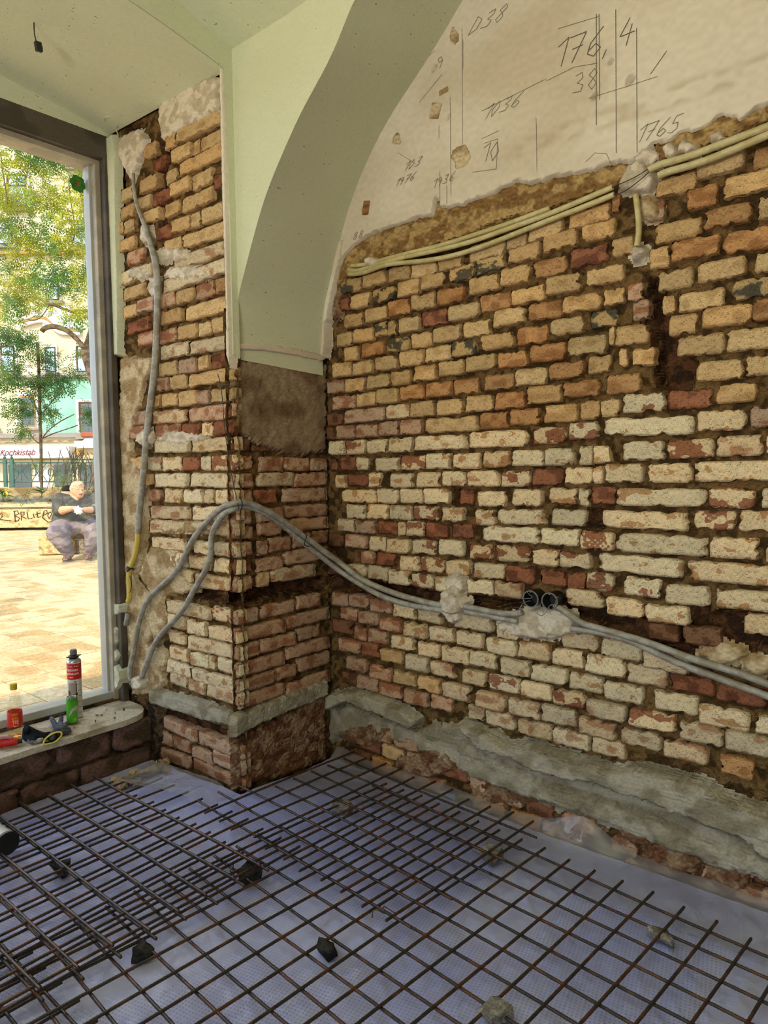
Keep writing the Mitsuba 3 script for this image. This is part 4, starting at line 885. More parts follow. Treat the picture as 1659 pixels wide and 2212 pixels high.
Zz = 0.105 + 0.02 * (meshkit.fbm(np.stack([XY[..., 0] * 12, XY[..., 1] * 12, a * 0], -1), 3, 4) - 0.5) - 0.05 * ss(.75, 1, b)
scene[k] = mikit.ply((np.concatenate([XY, Zz[..., None]], -1).reshape(-1, 3), tri(gridfaces(50, 40))), 'm_film', smooth=True)

RB = 0.0046
def bar(p0, p1, seed):
    L = np.linalg.norm(np.subtract(p1, p0)); n = max(4, int(L / 0.0042)); t = np.linspace(0, 1, n)[:, None]; P = np.asarray(p0) + (np.asarray(p1) - p0) * t
    r_ = np.random.default_rng(seed); ph = r_.uniform(0, 6)
    P = P + np.stack([0 * t[:, 0], 0 * t[:, 0], 0.004 * np.sin(t[:, 0] * L * 4 + ph)], 1)
    return tube(P, RB * np.where(np.arange(n) % 2, 1.14, 0.95), 7)
def mesh_mat(label, org, ang, ux, uy, z, a_on_top):
    """A welded mat: bars along its local x at the offsets uy = (v, u0, u1), along its local y at ux = (u, v0, v1)."""
    k = root('rebar_mesh'); tag(k, label, 'steel mesh'); c_, s_ = math.cos(ang), math.sin(ang)
    W = lambda u, v, zz: np.array([org[0] + c_ * u - s_ * v, org[1] + s_ * u + c_ * v, zz])
    za, zb = (z + 2 * RB, z) if a_on_top else (z, z + 2 * RB); n = 0
    for v, u0, u1 in uy: put(f'{k}__bar', bar(W(u0, v, za), W(u1, v, za), n), 'm_steel', True); n += 1
    for u, v0, v1 in ux: put(f'{k}__bar', bar(W(u, v0, zb), W(u, v1, zb), n), 'm_steel', True); n += 1
G = 0.1025
r5 = np.random.default_rng(5); J = lambda a=0.006: r5.normal(0, a)
# mesh heights: front and left-front mats lowest, the others lapped on top
A1 = math.radians(-4.2)
mesh_mat('large front steel mesh reaching from the camera to the middle of the floor', (0.78, 2.19), A1, [(0.03 + G * i, -2.75, 0.01 + J()) for i in range(16)], [(-0.045 - G * j, -0.07 + J(), 1.62 + J()) for j in range(26)], 0.066, True)
mesh_mat('steel mesh at the left front whose bars end over the front mesh', (0.87, 2.159), math.radians(-1), [(-0.05 - G * i, -1.6, 0.10) for i in range(9)], [(-G * j, -1.6, J()) for j in range(14)], 0.052, False)
mesh_mat('steel mesh laid before the niche, lower of the two lapped there', (1.60, 1.87), 0.0, [(-0.042 - G * 1.09 * i, J(), 1.20) for i in range(10)], [(0.055 + G * j, -1.8, 0.16 + J()) for j in range(11)], 0.086, False)
mesh_mat('steel mesh laid before the niche, topmost with bar ends facing the pier', (1.575, 1.895), 0.0, [(-0.036 - 0.1085 * i, J(), 1.17) for i in range(10)], [(0.03 + G * j, -1.8, J()) for j in range(11)], 0.106, False)
mesh_mat('steel mesh lying in the corner between pier and right wall', (1.60, 1.38), A1, [(0.045 + G * i, -0.07 + J(), 1.16 if i < 3 else 1.02) for i in range(8)], [(G * j, J(0.012), 0.84 + J(0.01)) for j in range(11)], 0.088, True)
# broken concrete spacers under the mats
spots = [(122, 1884, 0.075, 'dark broken concrete spacer near the niche, under the lapped meshes', 'm_conc2'), (530, 1895, 0.085, 'dark broken concrete spacer at the middle of the floor with a wire tie', 'm_conc2'), (308, 2062, 0.055, 'small dark cube of concrete on the sheet, front left', 'm_conc2'), (702, 2052, 0.065, 'dark grooved concrete lump on the sheet, front middle', 'm_conc2'),
         (1060, 1848, 0.075, 'pale grey concrete lump near the right wall with a dark shard', 'm_conc'), (738, 1745, 0.085, 'flat grey concrete lump behind, nearest the pier', 'm_conc'), (1437, 2020, 0.075, 'grey speckled concrete lump near the right edge', 'm_conc'), (1068, 2192, 0.07, 'pale concrete lump at the bottom edge of the photo', 'm_conc')]
scene['m_conc2'] = matte(tone((62, 62, 62), (44, 44, 46), 40, 240, 0.8))
scene['m_conc'] = matte(tone((150, 148, 140), (116, 114, 108), 40, 240, 0.9))
for i, (px, py, s, lab, mat) in enumerate(spots):
    r_ = np.random.default_rng(40 + i); c = onz(px, py, 0.055)
    pts = r_.uniform(-1, 1, (16, 3)); pts /= np.maximum(np.abs(pts).max(1, keepdims=True), 1e-6) * r_.uniform(0.95, 1.25, (16, 1)); pts *= np.array([s * .62, s * .5, 0.026])
    h = m3.Manifold.hull_points(pts).refine_to_length(0.008); q, f = vf(h); a = r_.uniform(0, 3); M = rotz(a)
    q = q + (meshkit.fbm(q * 60 + i, 3, i)[:, None] - 0.5) * 0.012 * q / np.linalg.norm(q, axis=1, keepdims=True); q, f = move((q, f), M)
    zb = float(sheet_z(np.array([c[0]]), np.array([c[1]]))[0]); q = q + np.array([c[0], c[1], zb + 0.002 - q[:, 2].min()])
    k = root('concrete_spacer'); tag(k, lab, 'concrete lump'); scene[k] = mikit.ply((q, f), mat, smooth=40)
c = onz(500, 1893, 0.11); k = root('tie_wire'); tag(k, 'twisted black tie wire standing on the mesh beside the middle concrete lump', 'wire')
scene[k] = mikit.ply(tube(smooth_path(np.array([c + (0, 0, -.01), c + (.004, 0, .012), c + (-.006, 0, .022), c + (.008, 0, .03), c + (.0, .004, .04)]), 0.003), 0.0016, 6), 'm_black', smooth=True)
c = onz(828, 1972, 0.10); k = root('tie_wire'); tag(k, 'rusty tie wire twisted round two bars of the front mesh', 'wire')
scene[k] = mikit.ply(tube(smooth_path(np.array([c + (-.03, .02, -.01), c + (-.01, .012, .008), c + (.0, -.006, .002), c + (.012, .01, .01), c + (.028, -.016, -.004), c + (.04, -.03, -.008)]), 0.003), 0.002, 6), 'm_steel', smooth=True)
# grey tube poking in at the left edge
c0, c1 = onz(-60, 1770, 0.13), onz(16, 1822, 0.14); k = root('grey_tube'); tag(k, 'end of a pale grey tube lying on the mesh at the left edge', 'tube')
d_ = (c1 - c0) / np.linalg.norm(c1 - c0); put(f'{k}__shell', tube(np.array([c0 - d_ * .2, c1 - d_ * .012, c1]), [0.040, 0.040, 0.038], 28), 'm_pipe_pale', 40); put(f'{k}__rim', tube(np.array([c1 - d_ * .01, c1 + d_ * .004]), 0.042, 28), 'm_black', 40)
scene['m_pipe_pale'] = flat(196, 204, 206, 0.4, 0.4)
# loose mortar rubble at the foot of the niche wall
r_ = np.random.default_rng(77); ms = []
for i in range(150):
    px = r_.uniform(250, 360); py = 1698 - (px - 250) * 0.42 + r_.normal(0, 5); c = onz(px, py, 0.05); s = r_.uniform(0.004, 0.016)
    q, f = vf(m3.Manifold.hull_points(r_.normal(0, 1, (10, 3)) * s * 0.8)); ms.append((q + c + (0, 0, r_.uniform(0, .012)), f))
scene['rubble'] = mikit.ply(join(*ms), 'm_lime', smooth=False); tag('rubble', 'crumbled mortar along the foot of the niche wall', 'rubble', kind='stuff')

# ------------------------------------------------------------------ work light on a tripod, left of the camera
k = root('work_light'); tag(k, 'twin headed work light on a tripod left of the camera, turned up to the vault', 'work light')
lx, ly, lz = -1.7, 0.9, 1.95
put(f'{k}__pole', tube(np.array([(lx, ly, .35), (lx, ly, lz - .1)]), .014, 12), 'm_black', 40)
for a in (0.3, 2.4, 4.5): put(f'{k}__leg', tube(np.array([(lx, ly, .75), (lx + .5 * math.cos(a), ly + .5 * math.sin(a), .065)]), .011, 10), 'm_black', 40)
put(f'{k}__crossbar', box(lx - .02, lx + .02, ly - .36, ly + .36, lz - .12, lz - .09, .005), 'm_black')
for sg in (-1, 1):
    nz_ = np.array([.50, .12, .86]); nz_ /= np.linalg.norm(nz_); ex_ = np.cross([0, 1.0, 0], nz_); ex_ /= np.linalg.norm(ex_); M = frame((lx, ly + sg * .26, lz), ex_, np.cross(nz_, ex_), nz_)
    h = put(f'{k}__head', move(join(box(-.20, .20, -.22, .22, -.05, -.005, .01), box(-.21, -.20, -.23, .23, -.05, .012), box(.20, .21, -.23, .23, -.05, .012), box(-.21, .21, -.23, -.22, -.05, .012), box(-.21, .21, .22, .23, -.05, .012)), M), 'm_black')
    q = put(f'{h}__panel', move((np.array([(-.2, -.22, 0), (.2, -.22, 0), (.2, .22, 0), (-.2, .22, 0.0)]), np.array([[0, 1, 2], [0, 2, 3]])), M), 'm_rim')
    scene[q]['emitter'] = {'type': 'area', 'radiance': {'type': 'rgb', 'value': list(LAMP)}}

# ------------------------------------------------------------------ outside: pavement, square, people, trees, house
RH = np.array([math.cos(YAW), -math.sin(YAW), 0.0]); TC = -np.array([math.sin(YAW), math.cos(YAW), 0.0]); UZ = np.array([0, 0, 1.0])
scene['m_slab'] = matte(tone((206, 188, 146), (188, 166, 122), 5, 60, 0.4, 0.46, 0.66), None)
scene['m_slab2'] = matte(tone((196, 178, 136), (176, 152, 108), 4, 60, 0.4, 0.44, 0.62, 9.0), None)
scene['m_soil'] = matte(tone((132, 118, 84), (96, 84, 56), 6, 60, 0.5))
scene['m_block'] = matte(tone((200, 178, 132), (160, 136, 94), 14, 60, 0.5, 0.5, 0.7))
scene['m_kerb'] = matte(tone((160, 144, 108), (124, 108, 76), 5, 40, 0.3))
scene['pavement'] = mikit.ply(box(-40, 40, 3.72, 60, -0.3, -0.022), 'm_slab'); tag('pavement', 'sunlit slab pavement of the square outside the window', kind='structure')
rs = np.random.default_rng(3); near, far = [], []
GS = 0.315
for i in range(-14, 40):
    for j in range(0, 46):
        x0, y0 = 2.36 + GS * (i - 12), 3.74 + GS * j
        c = np.array([x0 + GS / 2, y0 + GS / 2, 0]); d = c - EYE; z = d @ FW
        px, py = 829.5 + F_PX * (d @ RT) / z, 1106 - F_PX * (d @ UP) / z
        if px < -260 or px > 300: continue
        g = 0.004; dz = rs.normal(0, 0.0012); m = box(x0 + g, x0 + GS - g, y0 + g, y0 + GS - g, -0.04, 0.0 + dz, 0.004)
        (near if (-40 < px < 262 and py < 1660 and y0 < 10.2) else far).append((px, py, m))
print('slabs', len(near), len(far))
for n, (px, py, m) in enumerate(near):
    if n < 299: put('pavement__slab', m, 'm_slab' if rs.random() < .6 else 'm_slab2')
    else: far.append((px, py, m))
k = put('pavement__slab_field', join(*[m for _, _, m in far]), 'm_slab'); labels[k] = {'kind': 'stuff', 'label': 'paving slabs farther out on the square'}
def pxbox(x0, x1, y0, y1, D, th, b=0.0):
    """An upright box facing the street; its front spans these sight lines at depth D."""
    a, c = dep(x0, y1, D), dep(x1, y0, D); w, h = (c - a) @ RH, c[2] - a[2]
    return move(box(0, w, 0, th, 0, h, b), frame(a, RH, -TC, UZ))
def pxline(pts, D, r, n=6): return tube(smooth_path(np.array([dep(x, y, D) for x, y in pts]), 0.03), r, n)
put('pavement__side_street', box(-40, -4.9, -30, 3.72, -0.3, -0.022), 'm_slab')
# planter wall with graffiti
k = root('planter_wall'); tag(k, 'low pale planter wall with black graffiti across the square', 'planter wall')
w0 = dep(-420, 1142, 18.6); w0[2] = 0
put(f'{k}__wall', pxbox(-420, 180, 1099, 1146, 18.6, 0.22, 0.01), 'm_block'); put(f'{k}__soil', pxbox(-420, 180, 1102, 1140, 18.85, 2.2), 'm_soil')
scene['m_spray'] = flat(70, 58, 44, 0.8, 0.1)
GR = [[(-2, 1112), (4, 1108), (5, 1116), (-2, 1122), (24, 1125)], [(31, 1104), (33, 1125)], [(29, 1105), (38, 1103), (40, 1110), (32, 1114), (42, 1119), (40, 1125), (32, 1126)], [(46, 1124), (45, 1106), (52, 1106), (52, 1112), (46, 1115), (56, 1120)], [(58, 1105), (61, 1121), (70, 1119)], [(72, 1110), (74, 1119)], [(80, 1105), (82, 1118), (88, 1116)], [(77, 1111), (88, 1108)],
      [(92, 1119), (95, 1104), (101, 1102), (102, 1109), (95, 1113)], [(111, 1106), (105, 1108), (103, 1114), (106, 1120), (110, 1114), (112, 1108)], [(92, 1119), (104, 1128), (116, 1125)]]
for g in GR: put(f'{k}__graffiti', tube(np.array([dep(x, y, 18.597) for x, y in g]), 0.013, 5), 'm_spray', True)
labels[f'{k}__graffiti'] = {'label': 'black sprayed letters'}
# bench
k = root('concrete_bench'); tag(k, 'speckled concrete bench blocks under the sitting person', 'bench')
put(f'{k}__block', pxbox(83, 154, 1152, 1199, 12.75, 0.5, 0.02), 'm_block'); put(f'{k}__block', pxbox(182, 300, 1152, 1201, 12.7, 0.5, 0.02), 'm_block'); put(f'{k}__foot', pxbox(154, 182, 1158, 1199, 12.9, 0.3, 0.02), 'm_conc')
put(f'{k}__seat_board', pxbox(206, 300, 1146, 1153, 12.62, 0.4, 0.01), 'm_orange'); scene['m_orange'] = flat(206, 140, 84, 0.7, 0.2)
k = root('park_bench'); tag(k, 'brown wooden park bench back behind the sitting person at the window edge', 'bench')
for y in (1062, 1074, 1090, 1104): put(f'{k}__slat', pxbox(196, 330, y, y + 8, 15.2, 0.05, 0.01), 'm_benchwood')
for x in (203, 300): put(f'{k}__leg', pxbox(x, x + 4, 1060, 1169, 15.15, 0.06), 'm_black')
scene['m_benchwood'] = flat(150, 118, 92, 0.8, 0.2)

# --- people
def blob(chain_list, res=0.018, it=6):
    """One continuous skin over chains of spheres ((x, w, z), r)."""
    parts = []
    for ch in chain_list:
        for (a, ra), (b, rb) in zip(ch[:-1], ch[1:]):
            s = [m3.Manifold.sphere(r, 16).translate(list(p)) for p, r in ((a, ra), (b, rb))]; parts.append(m3.Manifold.batch_hull(s))
    m = m3.Manifold.batch_boolean(parts, m3.OpType.Add).refine_to_length(res * 1.6)
    v, f = vf(m); t = trimesh.Trimesh(v, f, process=False); trimesh.smoothing.filter_taubin(t, lamb=0.5, nu=0.52, iterations=it); return vf(t)
scene['m_skin'] = matte(rgb(206, 158, 126)); scene['m_shirt'] = matte(tone((92, 94, 88), (76, 78, 74), 9, 60, 0.25), grit(14), 0.02, 3e-3); scene['m_trousers'] = matte(tone((140, 132, 132), (118, 110, 112), 9, 60, 0.25), lambda p, n, uv: fbm(p.x * 9, p.y * 9, p.z * 22, 2), 0.03, 3e-3)
scene['m_hair'] = matte(tone((204, 190, 160), (170, 152, 120), 60, 90, 0.3)); scene['m_dark_hair'] = matte(rgb(40, 34, 32)); scene['m_shoe'] = matte(tone((150, 126, 112), (104, 78, 68), 50, 90, 0.4)); scene['m_paper'] = matte(rgb(222, 222, 220)); scene['m_sole'] = matte(rgb(150, 144, 134)); scene['m_lips'] = matte(rgb(140, 84, 72))
D_M = 12.35
B0 = dep(171, 1205, D_M); B0[2] = 0.0
PX = D_M / F_PX
_t = B0 - EYE; _t[2] = 0; _t /= np.linalg.norm(_t); TM, RM = -_t, np.array([_t[1], -_t[0], 0.0]); PXX = PX * float(_t @ -TC)
MM = frame(B0, RM, TM, UZ)                                    # local: x right, w towards the window, z up
def J(px, py, w): return np.array([(px - 163) * PXX, w, (1205 - py) * PX + 0.005])
k = root('person'); tag(k, 'heavy grey haired person in a grey sweatshirt and grey trousers sitting and holding crumpled paper', 'person')
hd = J(166, 1059, 0.10)
head = [((hd + (0, 0, .045), .098), (hd + (0, .0, -.02), .100)), ((hd + (0.012, .03, -.03), .088), (hd + (.022, .055, -.085), .066)), ((hd + (0, -.03, -.10), .085), (J(164, 1078, .02), .10)), ((J(164, 1078, .02), .10), (J(163, 1092, .02), .2))]
nose = [((hd + (.045, .098, -.005), .012), (hd + (.058, .118, -.038), .018))]
ears = [((hd + (-.088, .01, -.01), .022), (hd + (-.086, .01, -.05), .016))]
brow = [((hd + (-.02, .095, .018), .014), (hd + (.075, .075, .018), .014))]
cheek = [((hd + (-.015, .06, -.05), .045), (hd + (.06, .06, -.05), .04))]
def hand(c, d, palm_n, sgn):
    """Five curled fingers and a thumb around something; d: forearm direction."""
    d = d / np.linalg.norm(d); n_ = palm_n / np.linalg.norm(palm_n); s = np.cross(n_, d); ch = [[(c, .034), (c + d * .055 + s * .018, .026)], [(c, .034), (c + d * .055 - s * .018, .026)]]
    for i, L in enumerate((.075, .085, .08, .062)):
        b = c + d * .06 + s * (.033 - .022 * i); ch.append([(b, .0135), (b + d * L * .5 + n_ * .014, .0125), (b + d * L * .72 + n_ * .05, .011)])
    ch.append([(c + d * .015 + s * .035 * sgn, .016), (c + d * .05 + s * .055 * sgn + n_ * .025, .0135), (c + d * .075 + s * .04 * sgn + n_ * .055, .0115)]); return ch
sL, eL, hL = J(126, 1078, .0), J(124, 1101, .26), J(153, 1095, .50); sR, eR, hR = J(204, 1079, .0), J(213, 1102, .22), J(179, 1099, .46)
body = [*head, *nose, *ears, *brow, *cheek, [(sL, .10), (eL, .085)], [(eL, .082), (eL + (hL - eL) * .8, .05), (hL, .042)], [(sR, .10), (eR, .085)], [(eR, .075), (eR + (hR - eR) * .75, .052), (hR, .042)], [(J(163, 1086, 0), .2), (J(162, 1120, .02), .25), (J(160, 1142, 0), .2)],
        *hand(hL, np.array([1, .12, .1]), np.array([.2, .5, -.8]), 1), *hand(hR, np.array([-1, .12, .05]), np.array([-.2, .5, -.8]), -1),
        [(J(130, 1142, .1), .12), (J(124, 1146, .45), .08), (J(141, 1188, .40), .05)], [(J(195, 1142, .1), .12), (J(198, 1146, .45), .08), (J(183, 1188, .40), .05)]]
scene[f'{k}__body'] = mikit.ply(move(blob([list(c) for c in body], 0.016, 4), MM), 'm_skin', smooth=True)
shirt = [[(J(147, 1081, .0), .115), (J(181, 1081, .0), .115)], [(J(140, 1083, .0), .13), (J(190, 1084, .0), .13)], [(J(147, 1092, .02), .2), (J(182, 1092, .02), .2)], [(J(142, 1112, .06), .235), (J(184, 1112, .06), .235)], [(J(136, 1122, .08), .22), (J(189, 1122, .08), .22)],
         [(J(147, 1092, .02), .2), (J(142, 1112, .06), .235)], [(J(182, 1092, .02), .2), (J(184, 1112, .06), .235)], [(sL, .125), (eL + (0, 0, .005), .105)], [(sR, .125), (eR, .11), (eR + (hR - eR) * .42, .085)], [(J(140, 1083, 0), .13), (sL, .125)], [(J(190, 1084, 0), .13), (sR, .125)], [(J(148, 1082, 0), .12), (J(181, 1082, 0), .12)]]
scene[f'{k}__sweatshirt'] = mikit.ply(move(blob(shirt, 0.02, 8), MM), 'm_shirt', smooth=True); labels[f'{k}__sweatshirt'] = {'label': 'dark grey sweatshirt with pushed up sleeves'}
put(f'{k}__cuff', move(tube(np.array([eR + (hR - eR) * .40, eR + (hR - eR) * .44]), .092, 16), MM), 'm_paper', True)
tr = [[(J(134, 1136, .02), .235), (J(190, 1136, .02), .235)], [(J(137, 1137, .05), .225), (J(121, 1147, .40), .185)], [(J(189, 1137, .05), .225), (J(200, 1148, .40), .185)], [(J(121, 1147, .40), .180), (J(131, 1168, .44), .14), (J(141, 1189, .42), .095)], [(J(200, 1148, .40), .180), (J(194, 1168, .44), .14), (J(184, 1189, .42), .095)], [(J(150, 1136, .16), .17), (J(176, 1136, .16), .17)]]
scene[f'{k}__trousers'] = mikit.ply(move(blob(tr, 0.02, 6), MM), 'm_trousers', smooth=True); labels[f'{k}__trousers'] = {'label': 'light grey jogging trousers'}
hair = [[(hd + (-.03, -.03, .07), .088), (hd + (.02, -.02, .075), .086)], [(hd + (-.045, -.04, .03), .09), (hd + (-.03, -.06, -.03), .082)], [(hd + (-.06, .03, .06), .05), (hd + (.04, .05, .10), .045)], [(hd + (-.085, -.01, .03), .04), (hd + (-.082, .0, -.0), .034)]]
hv, hf = blob(hair, 0.012, 2); hv = hv + (meshkit.fbm(hv * 38, 3, 2)[:, None] - 0.5) * 0.03
scene[f'{k}__hair'] = mikit.ply(move((hv, hf), MM), 'm_hair', smooth=True); labels[f'{k}__hair'] = {'label': 'short light grey hair'}
for dx in (.005, .062): put(f'{k}__eye', move(vf(m3.Manifold.sphere(.011, 12).translate(list(hd + (dx, .098 - dx * .25, -.002)))), MM), 'm_dark_hair', True)
for dx in (.0, .06): put(f'{k}__eyebrow', move(tube(np.array([hd + (dx - .016, .108 - dx * .25, .018), hd + (dx + .018, .104 - dx * .25, .022)]), .006, 6), MM), 'm_hair', True)
put(f'{k}__mouth', move(tube(np.array([hd + (.015, .118, -.072), hd + (.04, .124, -.068), hd + (.064, .108, -.074)]), .0075, 6), MM), 'm_lips', True)
for (cx_, tx, lab) in ((141, 126, 'l'), (184, 178, 'r')):
    h_, t_ = J(cx_, 1196, .38), J(cx_ - (7 if lab == 'l' else 3), 1199, .60)
    put(f'{k}__shoe', move(blob([[(h_ + (0, -.02, .0), .062), (h_ + (0, .06, .0), .06), (t_, .048)], [(h_ + (0, 0, .01), .06), (h_ + (0, .01, .07), .058)]], 0.012, 3), MM), 'm_shoe', True)
    m = m3.Manifold.batch_hull([m3.Manifold.cylinder(.022, .060, .060, 16).translate([h_[0], h_[1] - .02, 0.0]), m3.Manifold.cylinder(.022, .046, .046, 16).translate([t_[0], t_[1], 0.0])]); put(f'{k}__sole', move(vf(m), MM), 'm_sole', 30)
c = J(165, 1099, .58); q, f = vf(m3.Manifold.sphere(.085, 40)); q = q * np.array([1, .6, .95]); q = q * (0.62 + 0.62 * np.abs(meshkit.fbm(q * 26, 3, 4) - .5)[:, None] * 2) + c
k = root('crumpled_paper'); tag(k, 'crumpled white paper in the hands of the sitting person', 'paper'); scene[k] = mikit.ply(move((q, f), MM), 'm_paper', smooth=False)
# the person sitting behind, back to us
k = root('person'); tag(k, 'dark haired person mostly hidden behind the sitting person, leaning to the left', 'person')
h2 = J(143, 1066, -.62)
b2 = [[(h2, .105), (h2 + (-.01, .02, -.06), .085)], [(h2 + (.0, -.02, -.08), .07), (h2 + (.05, -.05, -.2), .10)], [(h2 + (.05, -.05, -.2), .16), (h2 + (.10, -.05, -.62), .19)], [(h2 + (-.10, -.02, -.22), .075), (h2 + (-.20, .06, -.42), .055), (h2 + (-.10, .18, -.52), .042)], [(h2 + (.2, -.02, -.22), .075), (h2 + (.3, .06, -.42), .055), (h2 + (.16, .18, -.5), .042)],
      [(h2 + (.03, -.05, -.66), .13), (h2 + (.0, -.5, -.66), .09), (h2 + (.0, -.5, -1.05), .06)], [(h2 + (.18, -.05, -.66), .13), (h2 + (.2, -.5, -.66), .09), (h2 + (.2, -.5, -1.05), .06)], [(h2 + (-.10, -.005, -.01), .02), (h2 + (-.10, -.0, -.04), .016)], [(h2 + (.10, -.005, -.01), .022), (h2 + (.10, -.0, -.04), .018)]]
scene[f'{k}__body'] = mikit.ply(move(blob(b2, 0.02, 4), MM), 'm_skin', smooth=True)
scene[f'{k}__hair'] = mikit.ply(move(blob([[(h2 + (0, .0, .035), .102), (h2 + (.0, -.03, .03), .1)], [(h2 + (.0, -.04, .02), .098), (h2 + (.02, -.05, -.03), .085)]], 0.014, 3), MM), 'm_dark_hair', smooth=True); labels[f'{k}__hair'] = {'label': 'short black hair'}
scene[f'{k}__top'] = mikit.ply(move(blob([[(h2 + (.05, -.05, -.24), .185), (h2 + (.10, -.05, -.62), .22)], [(h2 + (-.08, -.03, -.24), .10), (h2 + (.18, -.03, -.24), .10)]], 0.02, 4), MM), 'm_skintop', smooth=True); scene['m_skintop'] = matte(rgb(196, 150, 126))
scene[f'{k}__shorts'] = mikit.ply(move(blob([[(h2 + (.02, -.05, -.68), .16), (h2 + (.0, -.45, -.68), .12)], [(h2 + (.18, -.05, -.68), .16), (h2 + (.2, -.45, -.68), .12)], [(h2 + (-.14, .1, -.58), .07), (h2 + (-.05, .05, -.66), .09)]], 0.02, 4), MM), 'm_denim', smooth=True); scene['m_denim'] = matte(rgb(88, 104, 128)); labels[f'{k}__shorts'] = {'label': 'blue shorts'}
k = root('shoe'); tag(k, 'white shoe tip at the window edge beside the bench', 'shoe'); c = dep(226, 1206, 11.9); c[2] = 0
put(f'{k}__upper', move(blob([[((0, 0, .055), .05), ((.16, 0, .06), .055)], [((.14, -.0, .08), .05), ((.17, 0, .12), .045)]], 0.012, 3), frame(c, RH, TC, UZ)), 'm_paper', True)
put(f'{k}__sole', move(vf(m3.Manifold.batch_hull([m3.Manifold.cylinder(.022, .052, .052, 16), m3.Manifold.cylinder(.022, .055, .055, 16).translate([.17, 0, 0])])), frame(c, RH, TC, UZ)), 'm_sole', 30)

# --- foliage
def leafmat(c0, c1, f=1.6):
    A, B = rgb(*c0), rgb(*c1)
    def fn(p, n, uv): return mix(A, B, smoothstep(0.36, 0.64, fbm(p.x * f, p.y * f, p.z * f, 2))) * (0.7 + 0.6 * uv.x)
    return {'type': 'principledthin', 'base_color': proc(fn), 'roughness': 0.6, 'diff_trans': 0.9, 'spec_trans': 0.0}
scene['m_leaf_tall'] = leafmat((88, 134, 72), (172, 178, 62)); scene['m_leaf_young'] = leafmat((66, 108, 60), (104, 134, 66)); scene['m_leaf_silver'] = leafmat((120, 134, 126), (160, 168, 164), 9); scene['m_leaf_bush'] = leafmat((76, 112, 42), (108, 130, 56), 3)
scene['m_bark'] = matte(tone((112, 98, 80), (80, 70, 56), 12, 60, 0.4)); scene['m_twig'] = matte(rgb(96, 84, 68))
def fronds(cent, rad, n, L, rg, pairs=4, droop=0.35):
    """Pinnate leaves scattered in an ellipsoid: pairs of leaflets along a stalk."""
    d = rg.normal(0, 1, (n, 3)); d /= np.linalg.norm(d, axis=1, keepdims=True); c = np.asarray(cent) + d * (rg.random((n, 1)) ** 0.5) * np.asarray(rad)
    ax = rg.normal(0, 1, (n, 3)) * (1, 1, .5) - (0, 0, droop); ax /= np.linalg.norm(ax, axis=1, keepdims=True)
    sd = np.cross(ax, rg.normal(0, 1, (n, 3))); sd /= np.linalg.norm(sd, axis=1, keepdims=True)
    LL = L * rg.uniform(.7, 1.2, (n, 1)); V, F, U = [], [], []; m = 0
    for i in range(pairs):
        for sg in (-1, 1):
            b = c + ax * LL * (0.15 + 0.85 * i / pairs); tip = b + (sd * sg * .75 + ax * .6) * LL * .32; o = np.cross(ax, sd) * LL * .03
            wv = (ax * .8 - sd * sg * .55) * LL * .062
            V += [b, (b + tip) / 2 + wv + o, tip, (b + tip) / 2 - wv + o]; idx = m + np.arange(n)
            F.append(np.stack([idx, idx + n, idx + 2 * n, idx + 3 * n], 1)); m += 4 * n
    q = np.tile(rg.random(n), pairs * 2 * 4)
    return np.vstack(V), np.vstack(F), np.stack([q, q], 1)
def crown(key, clusters, L, mat, seed, dens=1.5, pairs=4, droop=0.35):
    rg = np.random.default_rng(seed); vs, fs, us, m = [], [], [], 0
    for c, r in clusters:
        n = int(dens * PI * r[0] * r[2] / (0.55 * L * L * 0.5)) + 3
        v, f, u = fronds(c, r, n, L, rg, pairs, droop); vs.append(v); fs.append(f + m); us.append(u); m += len(v)
    kk = put(key, (np.vstack(vs), tri(np.vstack(fs))), mat, False, uv=np.vstack(us)); labels[kk] = {'kind': 'stuff', 'label': 'feathery green leaves'}
def pxc(px, py, D, rx, ry, rd=None):
    s = D / F_PX; return dep(px, py, D), (rx * s, rd or max(rx, ry) * s, ry * s)
k = root('street_tree'); tag(k, 'tall leaning tree with yellow green crown filling the upper window', 'tree')
put(f'{k}__trunk', tube(smooth_path(np.array([dep(221, 1066, 16), dep(215, 1000, 16), dep(222, 930, 16), dep(214, 855, 16), dep(198, 800, 16), dep(184, 757, 16)]), 0.05), np.linspace(.16, .11, len(smooth_path(np.array([dep(221, 1066, 16), dep(215, 1000, 16), dep(222, 930, 16), dep(214, 855, 16), dep(198, 800, 16), dep(184, 757, 16)]), 0.05))), 12), 'm_bark', True)
put(f'{k}__branch', pxline([(186, 760), (168, 735), (150, 718), (130, 708), (106, 706), (90, 716)], 16, 0.055, 8), 'm_bark', True); put(f'{k}__branch', pxline([(184, 760), (194, 725), (204, 690), (210, 640), (206, 560), (190, 470), (170, 380)], 16.2, 0.065, 8), 'm_bark', True)
put(f'{k}__branch', pxline([(208, 660), (150, 672), (120, 660), (104, 658)], 16.1, 0.03, 6), 'm_bark', True)
for P in ([(2, 330), (6, 370), (14, 420), (16, 440)], [(150, 380), (152, 430), (160, 480), (158, 520)], [(170, 360), (190, 365), (215, 350)], [(60, 690), (80, 690), (105, 660)]): put(f'{k}__twig', pxline(P, 15, 0.012, 5), 'm_twig', True)
